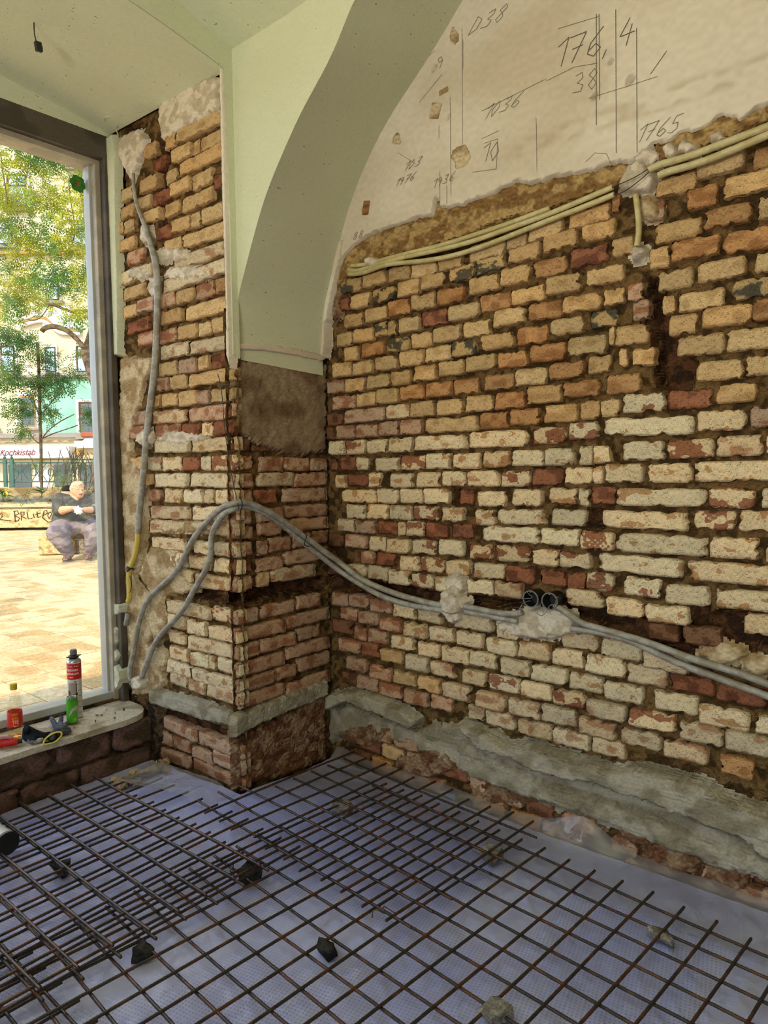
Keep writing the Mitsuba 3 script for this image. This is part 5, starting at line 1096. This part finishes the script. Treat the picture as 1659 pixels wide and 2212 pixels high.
cl = [pxc(*q) for q in [(50, 345, 15, 60, 50), (120, 335, 15, 50, 45), (185, 350, 14.5, 45, 55), (30, 440, 16, 50, 50), (100, 430, 15, 50, 45), (180, 450, 14.5, 40, 60), (60, 520, 16, 60, 45), (140, 520, 15, 50, 50), (40, 600, 16, 55, 50), (120, 600, 15.5, 60, 45), (185, 590, 15, 40, 50), (170, 680, 15, 45, 30), (20, 660, 16, 45, 40), (80, 650, 17, 40, 25),
                        (-60, 420, 16, 70, 90), (-90, 560, 16, 70, 80), (60, 240, 15, 120, 60), (190, 230, 15, 80, 60), (240, 480, 15, 40, 100)]]
crown(f'{k}__foliage', cl, 0.26, 'm_leaf_tall', 5, 4.2)
k = root('young_tree'); tag(k, 'slim young tree with a thin stem and dense green crown in the planting', 'tree')
put(f'{k}__trunk', pxline([(90, 1058), (89, 1000), (88, 950), (86, 880), (84, 800), (80, 740)], 21, 0.045, 8), 'm_bark', True)
for P in ([(88, 955), (110, 925), (140, 905), (160, 895)], [(88, 960), (70, 945), (62, 930)], [(88, 950), (120, 935), (150, 925), (168, 918)], [(88, 930), (84, 900), (70, 860)], [(87, 900), (110, 870), (128, 850)]): put(f'{k}__branch', pxline(P, 21, 0.016, 5), 'm_bark', True)
cl = [pxc(*q) for q in [(40, 740, 20, 45, 35), (95, 770, 21, 35, 30), (25, 810, 20, 35, 40), (80, 830, 21, 40, 35), (120, 830, 21, 35, 30), (40, 880, 20, 40, 30), (100, 890, 21, 28, 28), (50, 930, 20, 20, 18), (155, 810, 21, 30, 25), (200, 890, 19, 25, 30), (185, 760, 20, 20, 25), (10, 720, 20, 30, 30), (-60, 800, 21, 60, 90)]]
crown(f'{k}__foliage', cl, 0.30, 'm_leaf_young', 6, 3.8)
for i, (x, y, z, r, lab) in enumerate(((-4.6, 6.2, 6.0, 2.3, 'shade tree left of the window, nearer one'), (-3.6, 9.6, 6.6, 2.6, 'shade tree left of the window, farther one'), (-0.6, 13.0, 7.5, 2.8, 'shade tree left of the window, beside the planting'))):
    k = root('shade_tree'); tag(k, lab, 'tree'); put(f'{k}__trunk', tube(np.array([(x, y, -.02), (x + .1, y, 2.2), (x, y + .1, z - .4)]), [.16, .13, .08], 10), 'm_bark', True)
    rg = np.random.default_rng(60 + i); crown(f'{k}__foliage', [((x + a * r * .6, y + b * r * .6, z + c * r * .4), (r * .6, r * .6, r * .45)) for a, b, c in rg.uniform(-1, 1, (7, 3))], 0.42, 'm_leaf_young', 70 + i, 0.30, 3)
# bedding plants and bushes
rg = np.random.default_rng(8)
for i, px in enumerate((-30, -8, 14, 36, 58, 80, 102)):
    k = root('silver_plant'); tag(k, 'silvery white bedding plant on the planter wall, ' + ('outside the left window edge', 'first inside the left window edge', 'below the yellow flower', 'between yellow flower and large leaves', 'left of the large dark leaves', 'under the large dark leaves', 'nearest the sitting person')[i], 'plant', 'silver bedding plants on the planter wall')
    crown(f'{k}__foliage', [pxc(px, 1083 + rg.uniform(-2, 2), 18.95, 13, 8, .16)], 0.15, 'm_leaf_silver', 80 + i, 3.5, 3, -0.6)
k = root('bush'); tag(k, 'bright green bush beside the young tree in the planting', 'bush'); crown(f'{k}__foliage', [pxc(130, 1030, 20.5, 16, 22), pxc(85, 1005, 20.5, 18, 14), pxc(140, 1050, 20.5, 18, 14)], 0.16, 'm_leaf_bush', 90, 1.4, 4)
for P in ([(100, 1060), (110, 1010), (104, 975)], [(112, 1060), (125, 1000), (132, 970)], [(95, 1060), (76, 1010), (62, 980)], [(130, 1062), (150, 1010), (156, 975)], [(150, 1062), (165, 1010), (180, 980)]): put(f'{k}__stem', pxline(P, 20.6, 0.010, 5), 'm_twig', True)
k = root('bush'); tag(k, 'thin twiggy grey bush behind the head of the sitting person', 'bush'); crown(f'{k}__foliage', [pxc(175, 1010, 22, 38, 32)], 0.13, 'm_leaf_young', 91, 0.7, 3)
for j in range(26): 
    x = rg.uniform(135, 215); put(f'{k}__twig', pxline([(x, 1058), (x + rg.uniform(-12, 12), 1010), (x + rg.uniform(-22, 22), rg.uniform(962, 990))], 22 + rg.uniform(-.4, .4), 0.009, 4), 'm_twig', True)
k = root('bush'); tag(k, 'dense green planting under the fence, behind the silver plants', 'bush'); crown(f'{k}__foliage', [pxc(x, 1078, 19.9, 20, 9, .3) for x in (-60, -25, 10, 45, 150, 185, 215)], 0.2, 'm_leaf_young', 92, 1.6, 3, -0.3)
def bigleaf(c, d, L, w_, rgx):
    d = d / np.linalg.norm(d); s = np.cross(d, UZ); s /= np.linalg.norm(s); u = np.cross(s, d); P = []
    for t in np.linspace(0, 1, 6):
        ww = w_ * math.sin(PI * min(1, t * .95 + .05)) ; b = c + d * L * t - UZ * L * .35 * t * t
        P += [b - s * ww + u * ww * .25, b, b + s * ww + u * ww * .25]
    return np.array(P), tri(gridfaces(6, 3))
for px, py, lab, fl in ((90, 1068, 'plant with large dark pointed leaves beside the sitting person', 0), (6, 1072, 'plant with large dark leaves and a yellow flower at the left window edge', 1)):
    k = root('leafy_plant'); tag(k, lab, 'plant'); c = dep(px, py, 18.95)
    for j in range(9):
        a = rg.uniform(0, 2 * PI); put(f'{k}__leaf', bigleaf(c + UZ * rg.uniform(0, .12), np.array([math.cos(a), math.sin(a), rg.uniform(.2, 1.0)]), rg.uniform(.22, .36), .06, rg), 'm_bigleaf', True)
    put(f'{k}__stem', tube(np.array([c - UZ * .15, c + UZ * .14]), .012, 6), 'm_bigleaf', True)
    if fl:
        c2 = dep(12, 1060, 18.7)
        put(f'{k}__flower', join(*[bigleaf(c2, np.array([math.cos(a) * RH[0] , math.cos(a) * RH[1], math.sin(a) + .15]) + TC * .3, .11, .035, rg) for a in np.linspace(0, 2 * PI, 7)[:-1]]), 'm_yellow', True)
scene['m_bigleaf'] = {'type': 'principledthin', 'base_color': {'type': 'rgb', 'value': rgb(62, 104, 62)}, 'roughness': 0.5, 'diff_trans': 0.5, 'spec_trans': 0.0}; scene['m_yellow'] = matte(rgb(246, 206, 60))
# fence on its kerb
k = root('iron_fence'); tag(k, 'ornate green iron fence on a pale kerb behind the planting', 'fence')
put(f'{k}__kerb', pxbox(-420, 330, 1050, 1085, 22.6, 0.35, 0.02), 'm_kerb')
scene['m_iron'] = flat(58, 104, 92, 0.5, 0.4)
for x in (10, 25, -190, -175): put(f'{k}__post', pxbox(x - 2.5, x + 2.5, 992, 1052, 22.8, 0.09, 0.01), 'm_iron'); put(f'{k}__finial', vf(m3.Manifold.sphere(.05, 12).translate(list(dep(x, 989, 22.85)))), 'm_iron', True); put(f'{k}__finial', vf(m3.Manifold.sphere(.03, 12).translate(list(dep(x, 984, 22.85)))), 'm_iron', True)
for y in (992, 999, 1040): put(f'{k}__rail', pxline([(-420, y), (-100, y), (330, y + 1)], 22.85, 0.022, 6), 'm_iron', True)
for x0 in (28, 66, 104, 142, 180, -40, -80):
    for P in ([(x0 + 2, 999), (x0 + 18, 1018), (x0 + 2, 1040)], [(x0 + 36, 999), (x0 + 20, 1018), (x0 + 36, 1040)], [(x0 + 19, 999), (x0 + 19, 1040)]): put(f'{k}__stay', tube(np.array([dep(x, y, 22.85) for x, y in P]), 0.014, 5), 'm_iron', True)
    a = np.linspace(0, 2 * PI, 17); put(f'{k}__ring', tube(np.array([dep(x0 + 6 + 6 * math.cos(q), 1020 + 8 * math.sin(q), 22.85) for q in a]), 0.016, 5, False), 'm_iron', True)

# house across the street
k = root('house'); tag(k, 'pale and mint green old house with shop awnings across the street', 'building'); DH = 36.0
scene['m_cream'] = matte(tone((206, 196, 168), (194, 180, 150), 1.2, 20, 0.12)); scene['m_mint'] = matte(tone((136, 194, 170), (124, 182, 158), 1.2, 20, 0.12)); scene['m_white'] = matte(rgb(216, 218, 220)); scene['m_ochre'] = matte(rgb(160, 134, 80)); scene['m_greyband'] = matte(rgb(140, 138, 132)); scene['m_brown'] = matte(rgb(84, 60, 48)); scene['m_terra'] = matte(rgb(160, 88, 60))
scene['m_shopglass'] = flat(70, 82, 84, 0.15, 0.6); scene['m_winglass'] = flat(150, 174, 190, 0.12, 0.7); scene['m_maroon'] = flat(120, 44, 56, 0.7, 0.2)
put(f'{k}__wall', pxbox(-700, 620, -260, 1062, DH, 6), 'm_cream')
put(f'{k}__mint_wall', pxbox(92, 216, 818, 938, DH - .06, .08), 'm_mint'); put(f'{k}__mint_wall', pxbox(-260, -20, 818, 938, DH - .06, .08), 'm_mint')
for y0, y1, t, m in ((808, 820, .25, 'm_greyband'), (938, 946, .18, 'm_greyband'), (948, 962, .12, 'm_kerb'), (540, 552, .25, 'm_ochre')): put(f'{k}__cornice', pxbox(-700, 620, y0, y1, DH - t, t + .02, .01), m)
for dy, r_, m in ((0, .10, 'm_white'), (8, .07, 'm_ochre'), (14, .09, 'm_white')): put(f'{k}__gable_moulding', pxline([(40, 690 + dy), (75, 681 + dy), (100, 682 + dy), (122, 700 + dy), (140, 706 + dy), (172, 707 + dy)], DH - .15, r_, 8), m, True)
put(f'{k}__parapet', pxbox(92, 150, 660, 706, DH - .12, .14), 'm_white')
def win(x0, x1, y0, y1, fr='m_brown', gl='m_winglass', sill=True):
    kk = put(f'{k}__window', pxbox(x0, x1, y0, y1, DH - .10, .12), 'm_white')
    w_, h_ = x1 - x0, y1 - y0
    put(f'{kk}__frame', pxbox(x0 + w_ * .12, x1 - w_ * .12, y0 + h_ * .07, y1 - h_ * .04, DH - .13, .06), fr)
    for a, b in ((.18, .48), (.52, .82)):
        put(f'{kk}__pane', pxbox(x0 + w_ * a, x0 + w_ * b, y0 + h_ * .12, y0 + h_ * .36, DH - .14, .03), gl); put(f'{kk}__pane', pxbox(x0 + w_ * a, x0 + w_ * b, y0 + h_ * .41, y1 - h_ * .08, DH - .14, .03), gl)
    if sill: put(f'{kk}__sill', pxbox(x0 - 3, x1 + 3, y1 - 2, y1 + 4, DH - .3, .3), 'm_greyband')
win(166, 216, 862, 944, 'm_brown', 'm_shopglass'); put(f'{k}__flower_box', pxbox(174, 210, 934, 943, DH - .45, .2, .02), 'm_terra')
win(160, 208, 742, 806); win(95, 122, 745, 806); win(-2, 34, 742, 806); win(10, 62, 370, 450); win(-10, 30, 470, 530); win(150, 190, 470, 535); win(40, 80, 848, 925, 'm_ochre', 'm_shopglass'); win(-60, -10, 850, 925); win(-150, -100, 742, 806); win(95, 130, 600, 650); win(140, 190, 280, 360); win(60, 110, 200, 290)
put(f'{k}__awning', pxbox(-120, 148, 963, 992, DH - .8, .75, .02), 'm_white'); put(f'{k}__awning', move(box(0, 2.2, 0, 1.1, 0, .05), frame(dep(166, 968, DH - 1.3), RH, (-TC * .9 + UZ * .43), UZ)), 'm_white'); put(f'{k}__awning', pxbox(160, 330, 950, 966, DH - .4, .3, .02), 'm_white')
put(f'{k}__awning_cheek', pxbox(164, 172, 972, 984, DH - .9, .5), 'm_ochre')
tx = trimesh.creation.box((1, 1, 1)); tm = meshkit.text_mesh('Kochkistab', 0.30, 0.01); v_, f_ = vf(tm); v_ = v_ * np.array([1.0, 1, 1]); sc_ = (74 * (DH - .8) / F_PX) / (v_[:, 0].max() - v_[:, 0].min()); v_ = v_ * (sc_, sc_ * 1.15, 1); v_[:, 0] += v_[:, 1] * 0.38
put(f'{k}__lettering', move((v_, f_), frame(dep(-1, 984, DH - .82), RH, UZ, TC)), 'm_maroon'); labels[f'{k}__lettering'] = {'label': 'dark red slanted shop lettering'}
for x0, x1 in ((20, 66), (-70, -10), (118, 150), (172, 215)): put(f'{k}__shop_pane', pxbox(x0, x1, 1003, 1058, DH - .05, .06), 'm_shopglass')
put(f'{k}__shop_door', pxbox(74, 104, 1003, 1060, DH - .05, .06), 'm_white')
# our own street front above the room, which the sun grazes

# ------------------------------------------------------------------ things on the sill
ZS = 0.279
def on_sill(px, py): return onz(px, py, ZS)
scene['m_red'] = flat(206, 34, 36, 0.35, 0.5); scene['m_tin'] = flat(196, 196, 198, 0.3, 0.6, metallic=0.7); scene['m_can_white'] = flat(214, 212, 210, 0.35, 0.5); scene['m_lettering'] = flat(240, 238, 232, 0.6, 0.3); scene['m_greyprint'] = flat(168, 152, 140, 0.4, 0.4); scene['m_darkprint'] = flat(70, 58, 56, 0.5, 0.4)
scene['m_can_green'] = diffuse(tone((84, 178, 44), (58, 148, 40), 12, 60, 0.15), 0.28, 0.5, metallic=0.2); scene['m_silver'] = flat(184, 186, 184, 0.4, 0.5, metallic=0.4)
def wrap(m, R, c, a0):
    """Bends flat artwork (x along, y up, z proud) round an upright cylinder."""
    v, f = vf(m); a = a0 + v[:, 0] / R; r = R + v[:, 2]
    return np.stack([c[0] + r * np.cos(a), c[1] + r * np.sin(a), c[2] + v[:, 1]], 1), f
def fine(m, L=0.004):
    v, f = vf(m); t = trimesh.Trimesh(v, f, process=False)
    v2, f2 = trimesh.remesh.subdivide_to_size(t.vertices, t.faces, L, max_iter=8); return v2, f2
def text(s, h, W=None, bold=True, t=0.0006):
    v, f = fine(meshkit.text_mesh(s, h, t, bold), 0.01)
    if W: v = v * (W / (v[:, 0].max()), 1, 1)
    return v, f
def polyart(pts, t=0.0006):
    return fine(plate(pts, t), 0.006)
def band(R, z0, z1, a0, a1, c, n=24):
    a = np.linspace(a0, a1, n); v = np.array([(c[0] + R * math.cos(q), c[1] + R * math.sin(q), c[2] + z) for q in a for z in (z0, z1)])
    return v, tri(gridfaces(n, 2))
# foam can
c = on_sill(164, 1548); s = 3.53 / 1530; R = 0.0335; k = root('foam_can'); tag(k, 'tall red and white foam can with black cap on the sill', 'spray can')
H = 0.285
to_cam = math.atan2(EYE[1] - c[1], EYE[0] - c[0])
put(f'{k}__body', lathe([(0, 0), (R - .002, 0), (R + .0006, .004), (R, .008), (R, H), (R - .004, H + .006), (R - .016, H + .016), (R - .020, H + .018), (0, H + .018)], 40, c), 'm_can_white', 35)
put(f'{k}__shoulder', lathe([(R + .0005, H - .004), (R + .0004, H), (R - .0035, H + .0066), (R - .0155, H + .0168), (.012, H + .019)], 40, c), 'm_tin', True)
put(f'{k}__red_label', lathe([(R + .0002, H - .088), (R + .0006, H - .088), (R + .0006, H - .010), (R + .0002, H - .010)], 48, c), 'm_red', 40)
put(f'{k}__valve_plate', lathe([(0, H + .016), (.024, H + .016), (.026, H + .020), (.024, H + .026), (.016, H + .028), (.016, H + .034), (0, H + .034)], 28, c), 'm_black', 35)
put(f'{k}__valve_plate', box(c[0] - .036, c[0] + .036, c[1] - .006, c[1] + .006, c[2] + H + .020, c[2] + H + .024, .001), 'm_black')
put(f'{k}__cap', lathe([(.0155, H + .028), (.0165, H + .034), (.0165, H + .050), (.014, H + .056), (0, H + .057)], 24, c), 'm_capgrey', 35); scene['m_capgrey'] = flat(104, 106, 116, 0.5, 0.4)
a_l = to_cam - 1.2
for i, (tx_, hh, zz, off) in enumerate((('Pistolen', .0125, H - .046, -.012), ('schaum', .0125, H - .064, -.008), ('grau', .006, H - .078, .012))):
    v_, f_ = text(tx_, hh); v_ = v_ + (off, zz, .0006); put(f'{k}__lettering', wrap((v_, f_), R, c, a_l + .18), 'm_lettering')
put(f'{k}__lettering', wrap((lambda q: (q[0] + (-.012, H - .024, .0006), q[1]))(text('Great   Great   Great', .0045, .072)), R, c, a_l), 'm_lettering')
put(f'{k}__picture', band(R + .0006, H - .195, H - .104, to_cam - .95, to_cam + .30, c), 'm_greyprint', True); put(f'{k}__picture_frame', band(R + .0010, H - .170, H - .106, to_cam + .16, to_cam + .27, c), 'm_darkprint', True)
put(f'{k}__picture_tool', wrap(polyart([(-.004, -.19), (.028, -.165), (.028, -.155), (.024, -.156), (-.004, -.182)]), R + .0006, c + (0, 0, H), to_cam - .45), 'm_darkprint'); put(f'{k}__picture_hand', wrap(polyart([(-.006, -.185), (.006, -.178), (.004, -.150), (-.004, -.138), (-.01, -.15)]), R + .0006, c + (0, 0, H), to_cam - .75), 'm_darkprint')
for j in range(7): put(f'{k}__small_print', band(R + .0006, H - .118 - .028 * j, H - .116 - .028 * j, to_cam + .42, to_cam + .95, c, 8), 'm_darkprint', True)
put(f'{k}__small_print', band(R + .0006, H - .100, H - .097, to_cam - .1, to_cam + .28, c, 8), 'm_darkprint', True)
# drink can
c = on_sill(157, 1562); R = 0.0265; H = 0.132; k = root('drink_can'); tag(k, 'slim green drink can with a silver bull, open, on the sill before the foam can', 'drink can'); to_cam = math.atan2(EYE[1] - c[1], EYE[0] - c[0])
put(f'{k}__body', lathe([(0, .003), (R - .008, 0), (R - .003, .005), (R, .012), (R, H - .012), (R - .003, H - .004)], 40, c), 'm_can_green', True)
put(f'{k}__rim', lathe([(R - .003, H - .006), (R - .002, H - .001), (R - .0025, H), (R - .005, H), (R - .006, H - .004), (0, H - .005)], 40, c), 'm_tin', 35)
put(f'{k}__tab', box(c[0] - .010, c[0] + .010, c[1] - .006, c[1] + .006, c[2] + H - .004, c[2] + H + .001, .001), 'm_tin'); put(f'{k}__opening', move(lathe([(0, 0), (.008, 0), (.008, .0006), (0, .0006)], 16), frame(c + (-.004, -.013, H - .0048), (1, 0, 0), (0, 1, 0), (0, 0, 1))), 'm_black')
bull = np.array([(-.022, -.034), (-.017, -.016), (-.012, -.004), (-.006, .004), (.002, .009), (.010, .013), (.018, .015), (.023, .014), (.026, .008), (.025, .000), (.021, -.005), (.026, -.008), (.025, -.012), (.019, -.009), (.014, -.006), (.010, -.007), (.002, -.008), (-.005, -.014), (-.008, -.022), (-.012, -.024), (-.015, -.034), (-.018, -.030)])
put(f'{k}__bull', wrap((lambda q: (q[0] + (0.004, .075, .0005), q[1]))(polyart(bull)), R, c, to_cam), 'm_silver'); labels[f'{k}__bull'] = {'label': 'silver charging bull'}
put(f'{k}__small_print', band(R + .0004, .018, .030, to_cam + .25, to_cam + .7, c, 8), 'm_leafprint', True); scene['m_leafprint'] = flat(140, 204, 96, 0.4, 0.4)
# iced tea bottle
c = on_sill(34, 1592); R = 0.0335; k = root('tea_bottle'); tag(k, 'nearly empty iced tea bottle with yellow cap and red label on the sill', 'bottle'); to_cam = math.atan2(EYE[1] - c[1], EYE[0] - c[0])
prof = [(0, .004), (R * .6, .0), (R * .92, .003), (R, .012), (R * 1.0, .05), (R * .96, .056), (R * .96, .125), (R * 1.0, .132), (R * 1.0, .150), (R * .93, .175), (R * .72, .200), (R * .46, .216), (.0125, .224), (.0125, .236)]
put(f'{k}__shell', lathe(prof, 40, c), 'm_pet', True); scene['m_pet'] = {'type': 'thindielectric', 'int_ior': 1.5, 'specular_transmittance': {'type': 'rgb', 'value': [0.96, 0.95, 0.90]}}
put(f'{k}__tea', lathe([(0, .006), (R * .58, .003), (R * .88, .006), (R * .95, .014), (R * .95, .020), (0, .020)], 40, c), 'm_tea', 35); scene['m_tea'] = {'type': 'dielectric', 'int_ior': 1.33, 'specular_transmittance': {'type': 'rgb', 'value': [0.86, 0.66, 0.34]}}
put(f'{k}__label', lathe([(R * .965, .057), (R * .975, .057), (R * .975, .124), (R * .965, .124)], 48, c), 'm_label', 40); scene['m_label'] = flat(226, 56, 40, 0.4, 0.4)
put(f'{k}__cap', lathe([(.0128, .230), (.0152, .231), (.0152, .249), (.0140, .251), (0, .251)], 28, c), 'm_cap', 35); scene['m_cap'] = flat(216, 190, 30, 0.4, 0.4); put(f'{k}__cap_ring', lathe([(.0128, .223), (.0148, .224), (.0148, .229), (.0128, .229)], 28, c), 'm_cap', 35)
for tx_, hh, zz, xx, m in (('EIS', .0135, .088, -.008, 'm_cap'), ('TEE', .0135, .072, -.008, 'm_lettering')): put(f'{k}__lettering', wrap((lambda q: (q[0] + (xx, zz, .0004), q[1]))(text(tx_, hh, .026)), R * .978, c, to_cam - .10), m)
a = np.linspace(0, 2 * PI, 25)[:-1]; put(f'{k}__badge', wrap(polyart(np.stack([.014 * np.cos(a) + .002, .0045 * np.sin(a) + .115], 1)), R * .978, c, to_cam - .05), 'm_cap'); put(f'{k}__badge_lettering', wrap((lambda q: (q[0] + (-.009, .1135, .001), q[1]))(text('RAUCH', .0035, .02)), R * .978, c, to_cam - .05), 'm_darkprint')
a = np.linspace(PI, 2 * PI, 17); put(f'{k}__fruit', wrap(polyart(np.vstack([np.stack([.013 * np.cos(a) + .004, .012 * np.sin(a) + .069], 1), [(.006, .060)]])), R * .978, c, to_cam - .05), 'm_fruit'); scene['m_fruit'] = flat(238, 176, 70, 0.5, 0.3)
# red tool handle
c0, c1 = onz(-60, 1614, ZS + .022), onz(48, 1600, ZS + .020); k = root('tool_handle'); tag(k, 'red ribbed tool handle with a black end lying on the sill at the left edge', 'tool')
P = smooth_path(np.array([c0, (c0 + c1) / 2, c0 + (c1 - c0) * .92]), .003); n = len(P); put(f'{k}__grip', tube(P, .0175 * (1 + .05 * (np.arange(n) % 3 == 0)) * np.interp(np.linspace(0, 1, n), [0, .6, .9, 1], [1.05, 1, .95, .8]), 18), 'm_red', True)
d_ = (c1 - c0) / np.linalg.norm(c1 - c0); put(f'{k}__end', tube(np.array([c0 + (c1 - c0) * .91, c1]), .011, 14), 'm_black', 35); put(f'{k}__trigger', tube(smooth_path(np.array([c0 + d_ * .03 + (0, 0, .016), c0 + d_ * .10 + (0, 0, .026), c0 + d_ * .16 + (0, 0, .018)]), .004), .007, 10), 'm_leverpink', True); scene['m_leverpink'] = flat(196, 130, 136, 0.4, 0.4)
# gloves
scene['m_glove_dark'] = matte(tone((44, 50, 56), (34, 38, 44), 40, 160, 0.3)); scene['m_glove_grey'] = matte(tone((108, 112, 124), (76, 80, 90), 60, 160, 0.4)); scene['m_cuff_yellow'] = matte(rgb(222, 206, 96)); scene['m_cuff_grey'] = matte(tone((170, 168, 176), (110, 108, 118), 60, 160, 0.4))
def glove_pts(l): return [np.array(onz(px, py, ZS + z)) for px, py, z in l]
k = root('work_glove'); tag(k, 'dark knitted work glove standing against the frame beside the bottle', 'glove')
G1 = [[((58, 1575, .045), .018), ((72, 1585, .03), .022), ((90, 1590, .018), .018)], [((58, 1575, .045), .018), ((57, 1592, .02), .018), ((75, 1598, .016), .016)], [((60, 1574, .068), .012), ((57, 1584, .03), .016)], [((72, 1585, .03), .022), ((60, 1597, .014), .012)], [((88, 1590, .018), .016), ((103, 1586, .012), .010), ((110, 1584, .010), .009)], [((88, 1593, .016), .014), ((104, 1592, .011), .010)]]
put(f'{k}__palm', blob([[(np.array(onz(p[0], p[1], ZS + p[2])), r) for p, r in ch] for ch in G1], 0.006, 3), 'm_glove_dark', True)
put(f'{k}__fingers', blob([[(np.array(onz(p[0], p[1], ZS + p[2])), r) for p, r in ch] for ch in ([((64, 1600, .012), .011), ((78, 1598, .012), .010)], [((70, 1603, .010), .010), ((86, 1599, .012), .011)], [((78, 1603, .009), .008), ((90, 1598, .010), .010)])], 0.004, 2), 'm_cuff_grey', True)
k = root('work_glove'); tag(k, 'grey knitted work glove with a yellow rimmed cuff lying open on the sill', 'glove')
G2 = [[((112, 1592, .018), .020), ((125, 1580, .020), .022), ((136, 1574, .020), .018)], [((126, 1576, .022), .016), ((117, 1562, .020), .012), ((111, 1552, .022), .0105)], [((132, 1572, .024), .014), ((131, 1560, .026), .011), ((133, 1550, .026), .010)], [((138, 1572, .020), .014), ((143, 1563, .020), .011)], [((138, 1578, .016), .014), ((148, 1576, .012), .011)], [((130, 1584, .014), .016), ((150, 1580, .011), .010)]]
put(f'{k}__palm', blob([[(np.array(onz(p[0], p[1], ZS + p[2])), r) for p, r in ch] for ch in G2], 0.005, 3), 'm_glove_grey', True)
cc = onz(114, 1595, ZS + .022); vd = EYE - cc; vd /= np.linalg.norm(vd); nrm = np.array([-.25, -.75, .35]); nrm /= np.linalg.norm(nrm); ex = np.array([.93, -.25, .2]); ex -= nrm * (ex @ nrm); ex /= np.linalg.norm(ex); ey = np.cross(nrm, ex)
a = np.linspace(0, 2 * PI, 33); ringp = np.array([cc + ex * .040 * math.cos(q) + ey * .019 * math.sin(q) + ey * .006 * math.cos(q) for q in a]); ringp[:, 2] = np.maximum(ringp[:, 2], ZS + .004)
put(f'{k}__cuff_rim', tube(ringp, .0042, 8, False), 'm_cuff_yellow', True); labels[f'{k}__cuff_rim'] = {'label': 'yellow rim of the cuff'}
back = ringp - nrm * .035; back = cc - nrm * .035 + (back - (cc - nrm * .035)) * .9; back[:, 2] = np.maximum(back[:, 2], ZS + .004)
put(f'{k}__cuff', (np.vstack([ringp, back]), tri(np.stack([np.arange(32), np.arange(32) + 1, np.arange(32) + 34, np.arange(32) + 33], 1))), 'm_glove_dark', True)
# crumbs on the sill
r_ = np.random.default_rng(12)
for i, (px, py, sz, m) in enumerate(((229, 1534, .006, 'm_dab'), (268, 1536, .0055, 'm_parapet'), (210, 1548, .006, 'm_conc'), (219, 1546, .005, 'm_conc'), (248, 1553, .005, 'm_conc'), (250, 1543, .004, 'm_conc'), (206, 1560, .004, 'm_conc2'), (160, 1576, .005, 'm_orange'))):
    k = root('pebble'); tag(k, ('largest pale crumb on the sill', 'reddish crumb on the sill near the conduits', 'grey crumb on the sill, left of a close pair', 'grey crumb on the sill, right of a close pair', 'flat grey crumb towards the front of the sill', 'small grey crumb in the middle of the sill', 'tiny dark crumb on the sill behind the can', 'tiny orange crumb before the green can')[i], 'pebble')
    q, f = vf(m3.Manifold.hull_points(r_.normal(0, 1, (14, 3)) * sz * .75)); q = q + on_sill(px, py) + (0, 0, -q[:, 2].min() + .0005); scene[k] = mikit.ply((q, f), m)
for n, d in list(scene.items()):                                  # no entry may point at a material that is missing
    if isinstance(d.get('bsdf'), dict) and d['bsdf'].get('type') == 'ref' and d['bsdf']['id'] not in scene: raise KeyError(d['bsdf']['id'])
